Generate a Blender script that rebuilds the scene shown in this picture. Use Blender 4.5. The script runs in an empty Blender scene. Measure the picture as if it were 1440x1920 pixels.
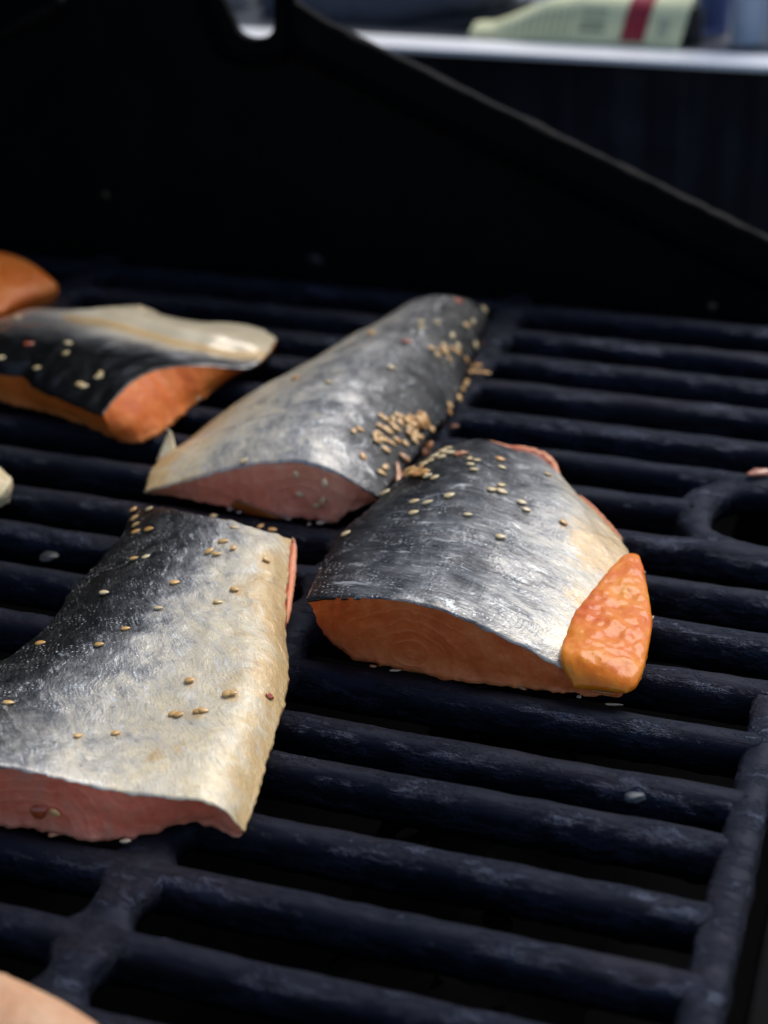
import bpy, bmesh, math, random
import numpy as np
from mathutils import Vector, Matrix, noise
from mathutils.bvhtree import BVHTree
random.seed(7)
sc = bpy.context.scene
C = sc.collection

# ------------------------------------------------------------------ camera
F_PX = 3206.73
H = 0.28                       # camera height over the cooking grate (m)
def _n(v):
    v = np.array(v, float); return v/np.linalg.norm(v)
_X = -_n([-9750-720, -476-960, F_PX]); _Y = _n([1960-720, -920-960, F_PX]); _Z = np.cross(_X, _Y)
R = np.array([_X, _Y, _Z])     # rows: world axes seen from the camera (x right, y down, z forward)
cam_d = bpy.data.cameras.new('camera'); cam = bpy.data.objects.new('camera', cam_d); C.objects.link(cam)
M = Matrix.Identity(4)
for i in range(3):
    M[i][0] = R[i, 0]; M[i][1] = -R[i, 1]; M[i][2] = -R[i, 2]
M[2][3] = H
cam.matrix_world = M
cam_d.sensor_fit = 'HORIZONTAL'; cam_d.sensor_width = 24.0; cam_d.lens = 24.0*F_PX/1440
cam_d.clip_start = 0.01; cam_d.clip_end = 200
cam_d.dof.use_dof = True; cam_d.dof.focus_distance = 0.475; cam_d.dof.aperture_fstop = 7.5
sc.camera = cam
sc.render.resolution_x = 768; sc.render.resolution_y = 1024

# ------------------------------------------------------------------ light: open shade, soft sun
w = bpy.data.worlds.new('World'); sc.world = w; w.use_nodes = True
nt = w.node_tree; bg = nt.nodes['Background']
sky = nt.nodes.new('ShaderNodeTexSky'); sky.sky_type = 'NISHITA'; sky.sun_disc = False
SUN_EL = math.radians(54); SUN_AZ = math.radians(26)      # azimuth clockwise from +Y
sky.sun_elevation = SUN_EL; sky.sun_rotation = SUN_AZ; sky.dust_density = 2.0
nt.links.new(sky.outputs[0], bg.inputs[0]); bg.inputs[1].default_value = 0.085
sun_d = bpy.data.lights.new('sun', 'SUN'); sun_d.energy = 1.35; sun_d.angle = math.radians(38); sun_d.color = (1, .95, .87)
sun = bpy.data.objects.new('sun', sun_d); C.objects.link(sun)
sd = Vector((math.sin(SUN_AZ)*math.cos(SUN_EL), math.cos(SUN_AZ)*math.cos(SUN_EL), math.sin(SUN_EL)))
sun.rotation_euler = sd.to_track_quat('Z', 'Y').to_euler()
sc.view_settings.view_transform = 'Standard'; sc.view_settings.look = 'None'
sc.view_settings.exposure = 0.75; sc.view_settings.gamma = 1

# ------------------------------------------------------------------ helpers
def ray(x, y): return R @ np.array([x-720, y-960, F_PX])
def atz(x, y, z=0.0):
    r = ray(x, y); t = (z-H)/r[2]; return Vector((r[0]*t, r[1]*t, z))
def aty(x, y, Y):
    r = ray(x, y); t = Y/r[1]; return Vector((r[0]*t, Y, H+r[2]*t))
def project(p):
    q = R.T @ (np.array(p)-np.array([0, 0, H])); return 720+F_PX*q[0]/q[2], 960+F_PX*q[1]/q[2]
def on_plane(x, y, p, nrm):
    r = Vector(ray(x, y)); o = Vector((0, 0, H)); t = (p-o).dot(nrm)/r.dot(nrm); return o+r*t

def link(name, me, mat=None, parent=None, smooth=True):
    o = bpy.data.objects.new(name, me); C.objects.link(o)
    if mat: me.materials.append(mat)
    if smooth:
        for p in me.polygons: p.use_smooth = True
    if parent: o.parent = parent
    return o
def tag(o, label, cat, group=None, kind=None):
    if label: o['label'] = label
    if cat: o['category'] = cat
    if group: o['group'] = group
    if kind: o['kind'] = kind
    return o
def empty(name, loc=(0, 0, 0)):
    o = bpy.data.objects.new(name, None); o.location = loc; C.objects.link(o); o.empty_display_size = .02
    return o
def mesh(verts, faces, name='mesh'):
    me = bpy.data.meshes.new(name); me.from_pydata([tuple(v) for v in verts], [], faces); me.update(); return me
def fbm(p, s, o=3, seed=0.0):
    q = Vector((p[0]*s+seed, p[1]*s-seed*1.7, p[2]*s+seed*.6)); a = 0; amp = 1
    for i in range(o):
        a += noise.noise(q)*amp; q = q*2.03; amp *= .5
    return a
def box_bm(bm, lo, hi, bevel=0):
    r = bmesh.ops.create_cube(bm, size=1)
    for v in r['verts']:
        v.co = Vector([(lo[i]+hi[i])/2+v.co[i]*(hi[i]-lo[i]) for i in range(3)])
    if bevel:
        es = list({e for v in r['verts'] for e in v.link_edges})
        bmesh.ops.bevel(bm, geom=es, offset=bevel, segments=3, affect='EDGES', profile=.5)
def bm_obj(name, bm, mat, parent=None, smooth=True):
    bmesh.ops.recalc_face_normals(bm, faces=bm.faces)
    me = bpy.data.meshes.new(name); bm.to_mesh(me); bm.free(); return link(name, me, mat, parent, smooth)
def resample(pts, n):
    """Catmull-Rom through pts, n samples equally spaced along the curve."""
    P = [Vector(p) for p in pts]
    if len(P) == 2:
        return [P[0].lerp(P[1], i/(n-1)) for i in range(n)]
    Q = [P[0]*2-P[1]]+P+[P[-1]*2-P[-2]]
    dense = []
    for i in range(1, len(Q)-2):
        for k in range(16):
            t = k/16; a, b, c, d = Q[i-1], Q[i], Q[i+1], Q[i+2]
            dense.append(.5*((2*b)+(c-a)*t+(2*a-5*b+4*c-d)*t*t+(3*b-a-3*c+d)*t**3))
    dense.append(P[-1])
    L = [0]
    for i in range(1, len(dense)): L.append(L[-1]+(dense[i]-dense[i-1]).length)
    out = []; j = 0
    for i in range(n):
        s = L[-1]*i/(n-1)
        while j < len(L)-2 and L[j+1] < s: j += 1
        t = (s-L[j])/max(1e-9, L[j+1]-L[j]); out.append(dense[j].lerp(dense[j+1], min(1, max(0, t))))
    return out

# ------------------------------------------------------------------ materials
class NT:
    def __init__(s, name):
        s.m = bpy.data.materials.new(name); s.m.use_nodes = True; s.t = s.m.node_tree
        s.b = s.t.nodes['Principled BSDF']
    def n(s, typ, **kw):
        x = s.t.nodes.new(typ)
        for k, v in kw.items():
            if k in x.inputs.keys() if isinstance(k, str) else False: x.inputs[k].default_value = v
            else: setattr(x, k, v)
        return x
    def l(s, a, b): s.t.links.new(a, b)
    def val(s, inp, v):
        if isinstance(v, (int, float, tuple)): inp.default_value = v
        else: s.l(v, inp)
    def math(s, op, a, b=0.0, c=None, clamp=False):
        x = s.t.nodes.new('ShaderNodeMath'); x.operation = op; x.use_clamp = clamp
        s.val(x.inputs[0], a); s.val(x.inputs[1], b)
        if c is not None: s.val(x.inputs[2], c)
        return x.outputs[0]
    def noise(s, vec, scale, detail=4, rough=.55, dist=0.0):
        x = s.t.nodes.new('ShaderNodeTexNoise'); x.inputs['Scale'].default_value = scale
        x.inputs['Detail'].default_value = detail; x.inputs['Roughness'].default_value = rough
        x.inputs['Distortion'].default_value = dist
        if vec is not None: s.l(vec, x.inputs['Vector'])
        return x.outputs[0]
    def voro(s, vec, scale, feature='F1', out='Distance', rnd=1.0):
        x = s.t.nodes.new('ShaderNodeTexVoronoi'); x.feature = feature; x.inputs['Scale'].default_value = scale
        x.inputs['Randomness'].default_value = rnd
        s.l(vec, x.inputs['Vector']); return x.outputs[out]
    def mapping(s, vec, scale=(1, 1, 1), rot=(0, 0, 0), loc=(0, 0, 0)):
        x = s.t.nodes.new('ShaderNodeMapping'); x.inputs['Scale'].default_value = scale
        x.inputs['Rotation'].default_value = rot; x.inputs['Location'].default_value = loc
        s.l(vec, x.inputs['Vector']); return x.outputs[0]
    def coord(s, out='Object'):
        return s.t.nodes.new('ShaderNodeTexCoord').outputs[out]
    def attr(s, name, out='Fac'):
        x = s.t.nodes.new('ShaderNodeAttribute'); x.attribute_name = name; return x.outputs[out]
    def ramp(s, fac, stops, interp='LINEAR'):
        x = s.t.nodes.new('ShaderNodeValToRGB'); x.color_ramp.interpolation = interp
        e = x.color_ramp.elements
        while len(e) < len(stops): e.new(0.5)
        for i, (p, c) in enumerate(stops):
            e[i].position = p; e[i].color = (*c, 1) if len(c) == 3 else c
        s.l(fac, x.inputs[0]); return x.outputs[0]
    def sstep(s, x, a, b):
        m = s.t.nodes.new('ShaderNodeMapRange'); m.interpolation_type = 'SMOOTHSTEP'
        s.val(m.inputs['Value'], x); m.inputs['From Min'].default_value = a; m.inputs['From Max'].default_value = b
        return m.outputs[0]
    def mix(s, f, a, b, blend='MIX'):
        x = s.t.nodes.new('ShaderNodeMix'); x.data_type = 'RGBA'; x.blend_type = blend
        s.val(x.inputs[0], f)
        for i, v in ((6, a), (7, b)):
            if isinstance(v, tuple): x.inputs[i].default_value = (*v, 1) if len(v) == 3 else v
            else: s.l(v, x.inputs[i])
        return x.outputs[2]
    def bump(s, h, strength, dist, prev=None):
        x = s.t.nodes.new('ShaderNodeBump'); x.inputs['Strength'].default_value = strength
        x.inputs['Distance'].default_value = dist; s.l(h, x.inputs['Height'])
        if prev is not None: s.l(prev, x.inputs['Normal'])
        return x.outputs[0]
    def set(s, **kw):
        for k, v in kw.items():
            s.val(s.b.inputs[k.replace('_', ' ')], v if not (isinstance(v, tuple) and len(v) == 3 and k != 'Normal' and s.b.inputs[k.replace('_', ' ')].type == 'RGBA') else (*v, 1))
        return s.m

def mat_iron(name='cast_iron', base=.0030, brown=.6):
    t = NT(name); co = t.coord('Object')
    big = t.noise(co, 28, 4, .6); mid = t.noise(t.mapping(co, (40, 190, 190)), 1, 5, .65, .4); fine = t.noise(co, 900, 3, .7)
    crust = t.voro(t.mapping(co, (260, 420, 420)), 1)
    f = t.math('MULTIPLY_ADD', mid, .6, t.math('MULTIPLY', big, .4))
    col = t.ramp(f, [(.30, (base*.5, base*.56, base*.75)), (.47, (base*.9, base*1.05, base*1.5)), (.56, (base*1.9, base*1.8, base*2.3)), (.70, (base*3.0, base*3.1, base*4.0))])
    rust = t.sstep(t.noise(t.mapping(co, (16, 50, 50), loc=(3.1, 0, 0)), 1, 4, .65), .46, .66)
    col = t.mix(t.math('MULTIPLY', rust, brown), col, (base*5.0, base*3.2, base*3.6))
    h = t.math('ADD', t.math('MULTIPLY', mid, 1.0), t.math('MULTIPLY', t.math('SUBTRACT', .7, crust), .25))
    nb = t.bump(h, .5, .0010, t.bump(fine, .5, .0002))
    patch = t.sstep(t.noise(t.mapping(co, (38, 110, 110), loc=(7, 0, 0)), 1, 7, .78), .40, .52)
    ro = t.math('MULTIPLY_ADD', patch, .38, .22, clamp=True)
    gr = t.noise(co, 480, 4, .75)
    nb = t.bump(t.math('MULTIPLY', gr, t.math('SUBTRACT', 1.0, patch)), .9, .0010, nb)
    return t.set(Base_Color=col, Roughness=ro, Normal=nb, Specular_IOR_Level=t.math('MULTIPLY_ADD', t.math('SUBTRACT', 1.0, patch), .42, .30), Specular_Tint=(.50, .62, 1.0))
def mat_plain(name, col, rough=.5, metal=0.0, bump=0.0, bs=200, var=.15, **kw):
    t = NT(name); co = t.coord('Object'); n = t.noise(co, bs, 4, .6)
    c = t.mix(t.math('MULTIPLY', n, 1.0), tuple(x*(1-var) for x in col), tuple(min(1, x*(1+var)) for x in col))
    if bump: t.b.inputs['Normal'].default_value = (0, 0, 0); t.l(t.bump(n, bump, .001), t.b.inputs['Normal'])
    return t.set(Base_Color=c, Roughness=rough, Metallic=metal, **kw)

IRON = mat_iron()
def mat_wall():
    t = NT('sooty_cast_aluminium'); co = t.coord('Object')
    n = t.noise(co, 30, 5, .6)
    c = t.ramp(n, [(.35, (.0014, .0015, .0018)), (.7, (.0032, .0035, .0045))])
    run = t.sstep(t.noise(t.mapping(co, (70, 1, 5)), 1, 4, .7), .58, .74)
    c = t.mix(t.math('MULTIPLY', run, .7), c, (.0085, .0075, .0075))
    return t.set(Base_Color=c, Roughness=.72, Specular_IOR_Level=.08, Normal=t.bump(t.noise(co, 420, 4, .7), .5, .0006))
SOOT = mat_wall()
RIM = mat_plain('worn_black_enamel_rim', (.0036, .0032, .0031), .7, bump=.5, bs=500, var=.5, Specular_IOR_Level=.12)

def mat_skin(name, ang, seed, streak=1.0):
    """tone attribute: 0 black back, .5 silver side, 1 cream belly; uvm = surface millimetres."""
    t = NT(name); uv = t.attr('uvm', 'Vector'); tone = t.attr('tone'); tan = t.attr('tan')
    rot = t.mapping(uv, (1, 1, 1), (0, 0, ang), (seed*13.1, seed*7.7, 0))
    warp = t.t.nodes.new('ShaderNodeTexNoise'); warp.inputs['Scale'].default_value = .06; t.l(rot, warp.inputs['Vector'])
    va = t.t.nodes.new('ShaderNodeVectorMath'); va.operation = 'MULTIPLY_ADD'; t.l(warp.outputs['Color'], va.inputs[0])
    va.inputs[1].default_value = (10, 10, 0); t.l(rot, va.inputs[2]); rw = va.outputs[0]
    s1 = t.noise(t.mapping(rw, (.07, .42, 1)), 1, 6, .68)                 # long streaks
    s2 = t.noise(t.mapping(rw, (.35, 1.3, 1)), 1, 4, .7)
    blot = t.noise(rot, .10, 5, .68, .6)
    dn = t.math('ADD', t.math('MULTIPLY', t.math('SUBTRACT', s1, .5), .52*streak), t.math('MULTIPLY', t.math('SUBTRACT', s2, .5), .30*streak))
    dn = t.math('ADD', dn, t.math('MULTIPLY', t.math('SUBTRACT', blot, .5), .75))
    amp = t.math('MULTIPLY_ADD', t.sstep(tone, .0, .5), .72, .28)
    tn = t.math('ADD', tone, t.math('MULTIPLY', dn, amp), clamp=True)
    col = t.ramp(tn, [(.0, (.0022, .0027, .003)), (.16, (.006, .007, .008)), (.32, (.032, .034, .037)), (.46, (.15, .152, .156)),
                      (.60, (.36, .355, .34)), (.78, (.62, .57, .46)), (1.0, (.76, .65, .43))])
    tb = t.math('MULTIPLY', t.sstep(t.math('ADD', t.math('MULTIPLY', t.noise(rot, .13, 5, .65, .7), .8), t.math('MULTIPLY', tan, .6)), .58, .92), t.sstep(tn, .42, .75))
    col = t.mix(t.math('MULTIPLY', tb, .62), col, (.66, .39, .10))
    brown = t.math('MULTIPLY', t.sstep(t.noise(t.mapping(rw, (.1, .5, 1), loc=(3, 8, 0)), 1, 4, .7), .54, .72), .35)
    col = t.mix(t.math('MULTIPLY', brown, t.sstep(tn, .3, .5)), col, (.16, .11, .07))
    # tiny scales: brighter nacre in the middle of each scale, seen in patches
    sepn = t.t.nodes.new('ShaderNodeSeparateXYZ'); vj = t.t.nodes.new('ShaderNodeVectorMath'); vj.operation = 'MULTIPLY_ADD'
    wj = t.t.nodes.new('ShaderNodeTexNoise'); wj.inputs['Scale'].default_value = .35; wj.inputs['Detail'].default_value = 2; t.l(rot, wj.inputs['Vector'])
    t.l(wj.outputs['Color'], vj.inputs[0]); vj.inputs[1].default_value = (3.0, 3.0, 0); t.l(rot, vj.inputs[2]); t.l(vj.outputs[0], sepn.inputs[0])
    lat = t.math('MULTIPLY', t.math('SINE', t.math('MULTIPLY', t.math('ADD', sepn.outputs[0], sepn.outputs[1]), 2.7)), t.math('SINE', t.math('MULTIPLY', t.math('SUBTRACT', sepn.outputs[0], sepn.outputs[1]), 2.7)))
    sc1 = t.math('MULTIPLY_ADD', lat, -.5, .5)      # 0 in the middle of a scale
    pm_ = t.sstep(t.noise(rot, .13, 5, .7, 1.0), .47, .60)
    spark = t.math('MULTIPLY', t.sstep(sc1, .32, .06), pm_)
    spark = t.math('MULTIPLY', spark, t.sstep(t.noise(rot, .7, 2), .38, .66))
    spark = t.math('MULTIPLY', spark, t.math('SUBTRACT', 1.0, t.sstep(tn, .70, .95)))
    nac = t.math('MULTIPLY', t.sstep(t.noise(t.mapping(rw, (.10, .34, 1), loc=(9, 4, 0)), 1, 7, .82), .55, .64), t.sstep(tn, .10, .36))
    nac = t.math('MULTIPLY', nac, t.math('SUBTRACT', 1.0, t.math('MULTIPLY', t.sstep(tn, .70, .95), .5)))
    k = t.math('MAXIMUM', spark, t.math('MULTIPLY', nac, .8))
    fl = t.math('MULTIPLY', t.sstep(t.noise(t.mapping(rw, (.5, 2.4, 1), loc=(1, 2, 0)), 1, 3, .7), .52, .66), t.sstep(tn, .08, .3))
    col = t.mix(t.math('MULTIPLY', fl, .28), col, (.02, .02, .024))
    col = t.mix(k, col, (.70, .74, .75))
    h = t.math('ADD', t.math('MULTIPLY', s2, 1.1), t.math('MULTIPLY', t.math('SUBTRACT', .6, sc1), t.math('MULTIPLY', pm_, .35)))
    h = t.math('ADD', h, t.math('MULTIPLY', s1, 1.0))
    h = t.math('MULTIPLY', h, t.math('SUBTRACT', 1.0, t.math('MULTIPLY', t.sstep(tn, .45, .8), .72)))
    b1 = t.bump(h, .48, .0009)
    wet = t.bump(t.noise(rot, .22, 4, .6, .5), .9, .0022, b1)
    b2 = t.bump(t.noise(rot, 1.7, 4, .7), .4, .00035, b1)
    ro = t.math('MULTIPLY_ADD', t.noise(rot, .35, 4, .7), .38, .14, clamp=True)
    t.l(wet, t.b.inputs['Coat Normal'])
    met = t.math('MULTIPLY', t.math('MAXIMUM', k, t.sstep(tn, .15, .4)), t.math('SUBTRACT', 1.0, t.math('MULTIPLY', t.sstep(tn, .58, .88), .85)))
    return t.set(Base_Color=col, Roughness=ro, Normal=b2, Metallic=t.math('MULTIPLY', met, .38), Coat_Weight=t.math('MULTIPLY_ADD', t.sstep(tn, .1, .5), .62, .2), Coat_Roughness=.11,
                 Specular_IOR_Level=.25, Subsurface_Weight=.08, Subsurface_Radius=(.4, .25, .15), Subsurface_Scale=.004)
def mat_flesh(name, c0, c1, c2, seed=0, wet=.5, bump=.5, speck=0.0):
    t = NT(name); co = t.mapping(t.coord('Object'), loc=(seed, seed*.3, 0)); rd = t.attr('ringd')
    n = t.noise(co, 90, 5, .6, .3); n2 = t.noise(co, 420, 4, .65)
    rr = t.math('ADD', t.math('MULTIPLY', rd, 1.9), t.math('MULTIPLY', t.noise(co, 75, 4), 15.0))
    ring = t.math('MULTIPLY_ADD', t.math('SINE', rr), .5, .5)
    ring = t.math('POWER', ring, 4.0)
    f = t.math('ADD', t.math('MULTIPLY', n, .75), t.math('MULTIPLY', n2, .25))
    col = t.ramp(f, [(.30, c0), (.50, c1), (.70, c2)])
    ringw = t.attr('ringw')
    col = t.mix(t.math('MULTIPLY', t.math('MULTIPLY', ring, ringw), .12), col, tuple(min(1, x*1.25+.03) for x in c2))
    pale = t.sstep(t.attr('low'), .35, 1.0)
    col = t.mix(t.math('MULTIPLY', pale, t.math('MULTIPLY_ADD', n2, .7, .1)), col, tuple(min(1, x*1.1+.05) for x in c2))
    h = t.math('ADD', t.math('ADD', t.math('MULTIPLY', n, .7), t.math('MULTIPLY', n2, .5)), t.math('MULTIPLY', t.math('MULTIPLY', ring, ringw), .3))
    nb = t.bump(h, bump, .0014)
    t.l(nb, t.b.inputs['Coat Normal'])
    return t.set(Base_Color=col, Roughness=.5, Normal=nb, Coat_Weight=wet, Coat_Roughness=.16, Subsurface_Weight=.35,
                 Subsurface_Radius=(1.0, .35, .15), Subsurface_Scale=.0035, Specular_IOR_Level=.22)

FLESH = mat_flesh('orange_fillet_flesh', (.52, .085, .016), (.66, .145, .034), (.72, .23, .07), 1, wet=.12)
FLESH_B = mat_flesh('deep_orange_fillet_flesh', (.50, .085, .008), (.64, .15, .020), (.70, .23, .05), 2, wet=.2)
FLESH_P = mat_flesh('pink_brown_fillet_flesh', (.70, .23, .12), (.80, .33, .185), (.84, .44, .28), 3, wet=.12)
FLESH_R = mat_flesh('rosy_fillet_flesh', (.70, .115, .06), (.80, .20, .11), (.60, .24, .15), 4, wet=.12)
FLAP = mat_flesh('glazed_orange_belly_flesh', (.66, .10, .003), (.78, .20, .006), (.84, .33, .025), 5, wet=.45, bump=.2)
FLAP.node_tree.nodes['Principled BSDF'].inputs['Coat Roughness'].default_value = .10
CREAM = mat_flesh('cream_fillet_belly', (.60, .42, .22), (.72, .56, .33), (.78, .66, .45), 6, wet=.4)

# ------------------------------------------------------------------ the setting
t = NT('grey_patio'); co = t.coord('Object'); n = t.noise(co, 3, 6, .6)
PATIO = t.set(Base_Color=t.ramp(n, [(.3, (.10, .10, .10)), (.7, (.17, .165, .155))]), Roughness=.85, Normal=t.bump(n, .4, .02))
g = link('ground', mesh([(-60, -60, -.92), (60, -60, -.92), (60, 60, -.92), (-60, 60, -.92)], [(0, 1, 2, 3)]), PATIO, smooth=False)
g['kind'] = 'structure'

# ---- cooking grate
EDGE_Y = [.6468, .6199, .5961, .572, .546, .5218, .4985, .4741, .4492, .4262, .4023, .3778, .3529, .3352, .3098, .2864,
          .262, .238, .2135, .189, .165]
BW = .0092
bar_c = [y-.0040 for y in EDGE_Y]
XL, XR = -.62, -.0285
def bar_mesh(x0, x1, yc, seed, w0=BW, hh=.0128):
    prof = [(-.34, -1.0), (-.46, -.72), (-.50, -.40), (-.44, -.19), (-.27, -.05), (0, 0), (.27, -.05), (.44, -.19), (.50, -.40), (.46, -.72), (.34, -1.0)]
    n = max(8, int((x1-x0)/.0022)); V = []; Fc = []
    for i in range(n+1):
        x = x0+(x1-x0)*i/n
        for (a, b) in prof:
            y = yc+a*w0; z = b*hh
            p = (x, y*1.6, z*1.6)
            d = fbm(p, 60, 2, seed)*.00045+fbm(p, 220, 2, seed)*.00012+max(0, fbm((x, y, z), 160, 2, seed+5)-.25)*.0016*(1 if b < -.3 else .15)
            nn = Vector((0, a, b*.6+.35)).normalized()
            V.append((x, y+nn.y*d, z+nn.z*d-(.0003 if b == 0 else 0)))
    m = len(prof)
    for i in range(n):
        for j in range(m-1):
            Fc.append((i*m+j, i*m+j+1, (i+1)*m+j+1, (i+1)*m+j))
        Fc.append((i*m+m-1, i*m, (i+1)*m, (i+1)*m+m-1))
    Fc.append(tuple(range(m))); Fc.append(tuple(n*m+k for k in reversed(range(m))))
    return mesh(V, [tuple(reversed(f)) for f in Fc])
grate = empty('cooking_grate', (0, 0, 0))
tag(grate, 'black cast iron cooking grate with greasy parallel bars under the fish', 'grill grate')
RING_X = -.0435; RYC = (bar_c[5]+bar_c[7])/2; RRY = (bar_c[5]-bar_c[7])/2; RRX = .0235
for i, yc in enumerate(bar_c):
    x1 = XR
    if i == 6: x1 = RING_X-RRX
    link('bar', bar_mesh(XL, x1 if i > 9 or i == 6 else .12, yc, i*3.3), IRON, grate)
def sweep_bar(path, width, top=0.0, hh=.011, seed=0, closed=False, flare=None):
    """rounded bar swept along a 2-D path in the grate plane"""
    prof = [(-.34, -1.0), (-.48, -.6), (-.47, -.22), (-.34, -.05), (0, 0), (.34, -.05), (.47, -.22), (.48, -.6), (.34, -1.0)]
    V = []; Fc = []; n = len(path); m = len(prof)
    for i, p in enumerate(path):
        a = path[(i+1) % n] if closed else path[min(i+1, n-1)]; b = path[(i-1) % n] if closed else path[max(i-1, 0)]
        tv = (Vector(a)-Vector(b)).normalized(); nv = Vector((-tv.y, tv.x, 0))
        ww = width*(flare(i/(n-1)) if flare else 1)
        for (u, h) in prof:
            q = Vector((p[0], p[1], top))+nv*u*ww+Vector((0, 0, h*hh))
            d = fbm(q, 120, 3, seed)*.0007
            V.append(q+nv*u*2*d+Vector((0, 0, d*(1+h))))
    for i in range(n if closed else n-1):
        for j in range(m-1):
            k = (i+1) % n; Fc.append((i*m+j, i*m+j+1, k*m+j+1, k*m+j))
        k = (i+1) % n; Fc.append((i*m+m-1, i*m, k*m, k*m+m-1))
    if not closed:
        Fc.append(tuple(range(m))); Fc.append(tuple((n-1)*m+k for k in reversed(range(m))))
    bm = bmesh.new(); me = mesh(V, Fc); bm.from_mesh(me); bmesh.ops.recalc_face_normals(bm, faces=bm.faces); bm.to_mesh(me); bm.free(); return me
def rib(x, y0, y1, wd=.0125, seed=0, top=-.0004, slant=0.0):
    n = int(abs(y1-y0)/.0015)
    cs = [c for c in bar_c if min(y0, y1)-.01 < c < max(y0, y1)+.01]
    def fl(t):
        y = y0+(y1-y0)*t; d = min(abs(y-c) for c in cs); return 1+1.0*max(0, 1-d/.0105)**1.3
    return link('cross_rib', sweep_bar([(x+slant*(y0+(y1-y0)*i/n-y0), y0+(y1-y0)*i/n, 0) for i in range(n+1)], wd, top, .010, seed, flare=fl), IRON, grate)
rib(-.168, .165, .655, seed=2)
rib(-.360, .165, .655, seed=4)
link('end_rail', sweep_bar([(XR, .15+i*.0022, 0) for i in range(112)], .0108, -.0003, .011, 9, flare=lambda t: 1+.0*t), IRON, grate)
ringp = [(RING_X+RRX*math.cos(a)*(1.0), RYC+RRY*math.sin(a), 0) for a in [2*math.pi*k/90 for k in range(90)]]
link('lifting_ring', sweep_bar(ringp, .0098, -.0006, .011, 5, closed=True, flare=lambda t: 1+.55*abs(math.sin(2*math.pi*t))**6+.35*max(0, math.cos(2*math.pi*(t-.5)))**8), IRON, grate)

# ---- perforated heat plates under the grate
def heat_plate(x0, x1, y0, y1, z, tilt, holes):
    V = []; Fc = []; pitch = .0185
    nx = int((x1-x0)/pitch); ny = int((y1-y0)/pitch)
    def add(vs, f):
        b = len(V); V.extend(vs); Fc.extend([tuple(b+i for i in q) for q in f])
    for i in range(nx):
        for j in range(ny):
            cx = x0+(i+.5)*pitch; cy = y0+(j+.5)*pitch; hs = pitch/2
            sq = []; ci = []; N = 16; r = .0042
            for k in range(N):
                a = 2*math.pi*(k+.5)/N; c, s = math.cos(a), math.sin(a); mx = max(abs(c), abs(s))
                sq.append((cx+c/mx*hs, cy+s/mx*hs)); ci.append((cx+c*r, cy+s*r))
            zf = lambda p: z-abs(p[0]-(x0+x1)/2)*tilt+fbm((p[0], p[1], 0), 60, 2)*.0006
            if (i % 2 == 0) and holes:
                vs = [(p[0], p[1], zf(p)) for p in sq]+[(p[0], p[1], zf(p)-.0002) for p in ci]+[(p[0], p[1], zf(p)-.0025) for p in ci]
                add(vs, [(k, (k+1) % N, N+(k+1) % N, N+k) for k in range(N)]+[(N+k, N+(k+1) % N, 2*N+(k+1) % N, 2*N+k) for k in range(N)])
            else:
                c4 = [(cx-hs, cy-hs), (cx+hs, cy-hs), (cx+hs, cy+hs), (cx-hs, cy+hs)]
                add([(p[0], p[1], zf(p)) for p in c4], [(0, 1, 2, 3)])
    return mesh(V, Fc)
PLATE = mat_plain('greasy_heat_plate', (.0012, .0012, .0015), .8, bump=.35, bs=160, var=.6, Specular_IOR_Level=.04)
labels = ['greasy perforated heat plate below the bars right of the fish', 'greasy perforated heat plate below the bars at the left edge']
for k, (xa, xb) in enumerate([(-.135, -.058), (-.335, -.258)]):
    o = link('heat_plate', heat_plate(xa, xb, .17, .63, -.036, .35, True), PLATE, smooth=False)
    tag(o, labels[k], 'heat plate', 'heat plates under the grate')

# ---- firebox: end casting, side walls, floor
YW = .664
fb = empty('firebox', (0, YW, -.13))
tag(fb, 'sooty black grill firebox whose sloping end wall rises behind the grate', 'grill body')
fb_inv = Matrix.Translation((0, -YW, .13))
def inbox(o): o.matrix_parent_inverse = fb_inv; return o
def end_wall():
    # outline of the end casting in its own plane (x, z): slope up to a peak with a spit notch
    A = aty(1440, 455, YW); B = aty(640, 62, YW); Bp = aty(548, 2, YW); Cc = aty(120, -2, YW); D = aty(0, 62, YW)
    sl = (A.z-B.z)/(A.x-B.x)
    nL = aty(432, 20, YW); nl2 = aty(438, 48, YW); nr2 = aty(512, 52, YW); nR = aty(514, 5, YW)
    zt = .128
    out = [(.16, -.13), (.16, A.z+sl*(.16-A.x))]
    out += [(A.x, A.z), (B.x, B.z), (Bp.x, Bp.z), (Bp.x-.008, zt-.002), (nR.x+.004, zt), (nR.x, zt-.006)]
    cx = (nl2.x+nr2.x)/2; r = (nr2.x-nl2.x)/2; cz = nr2.z
    for k in range(0, 13):
        a = -math.pi*k/12; out.append((cx+r*math.cos(a), cz+.001+r*.72*math.sin(a)))
    out += [(nL.x-.003, nL.z+.004), (nL.x-.012, zt-.003), (nL.x-.02, zt), (Cc.x+.012, zt), (Cc.x, Cc.z), (D.x, D.z), (-.62, D.z-(.62+D.x)*.42), (-.62, -.13)]
    return out
prof = end_wall()
bm = bmesh.new()
fr = [bm.verts.new((x, YW, z)) for x, z in prof]; face = bm.faces.new(fr)
ex = bmesh.ops.extrude_face_region(bm, geom=[face])
for v in ex['geom']:
    if isinstance(v, bmesh.types.BMVert): v.co.y += .005
bm_o = bm_obj('end_wall', bm, SOOT, fb, smooth=False); inbox(bm_o)
md = bm_o.modifiers.new('bevel', 'BEVEL'); md.width = .0018; md.segments = 3; md.limit_method = 'ANGLE'
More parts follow.
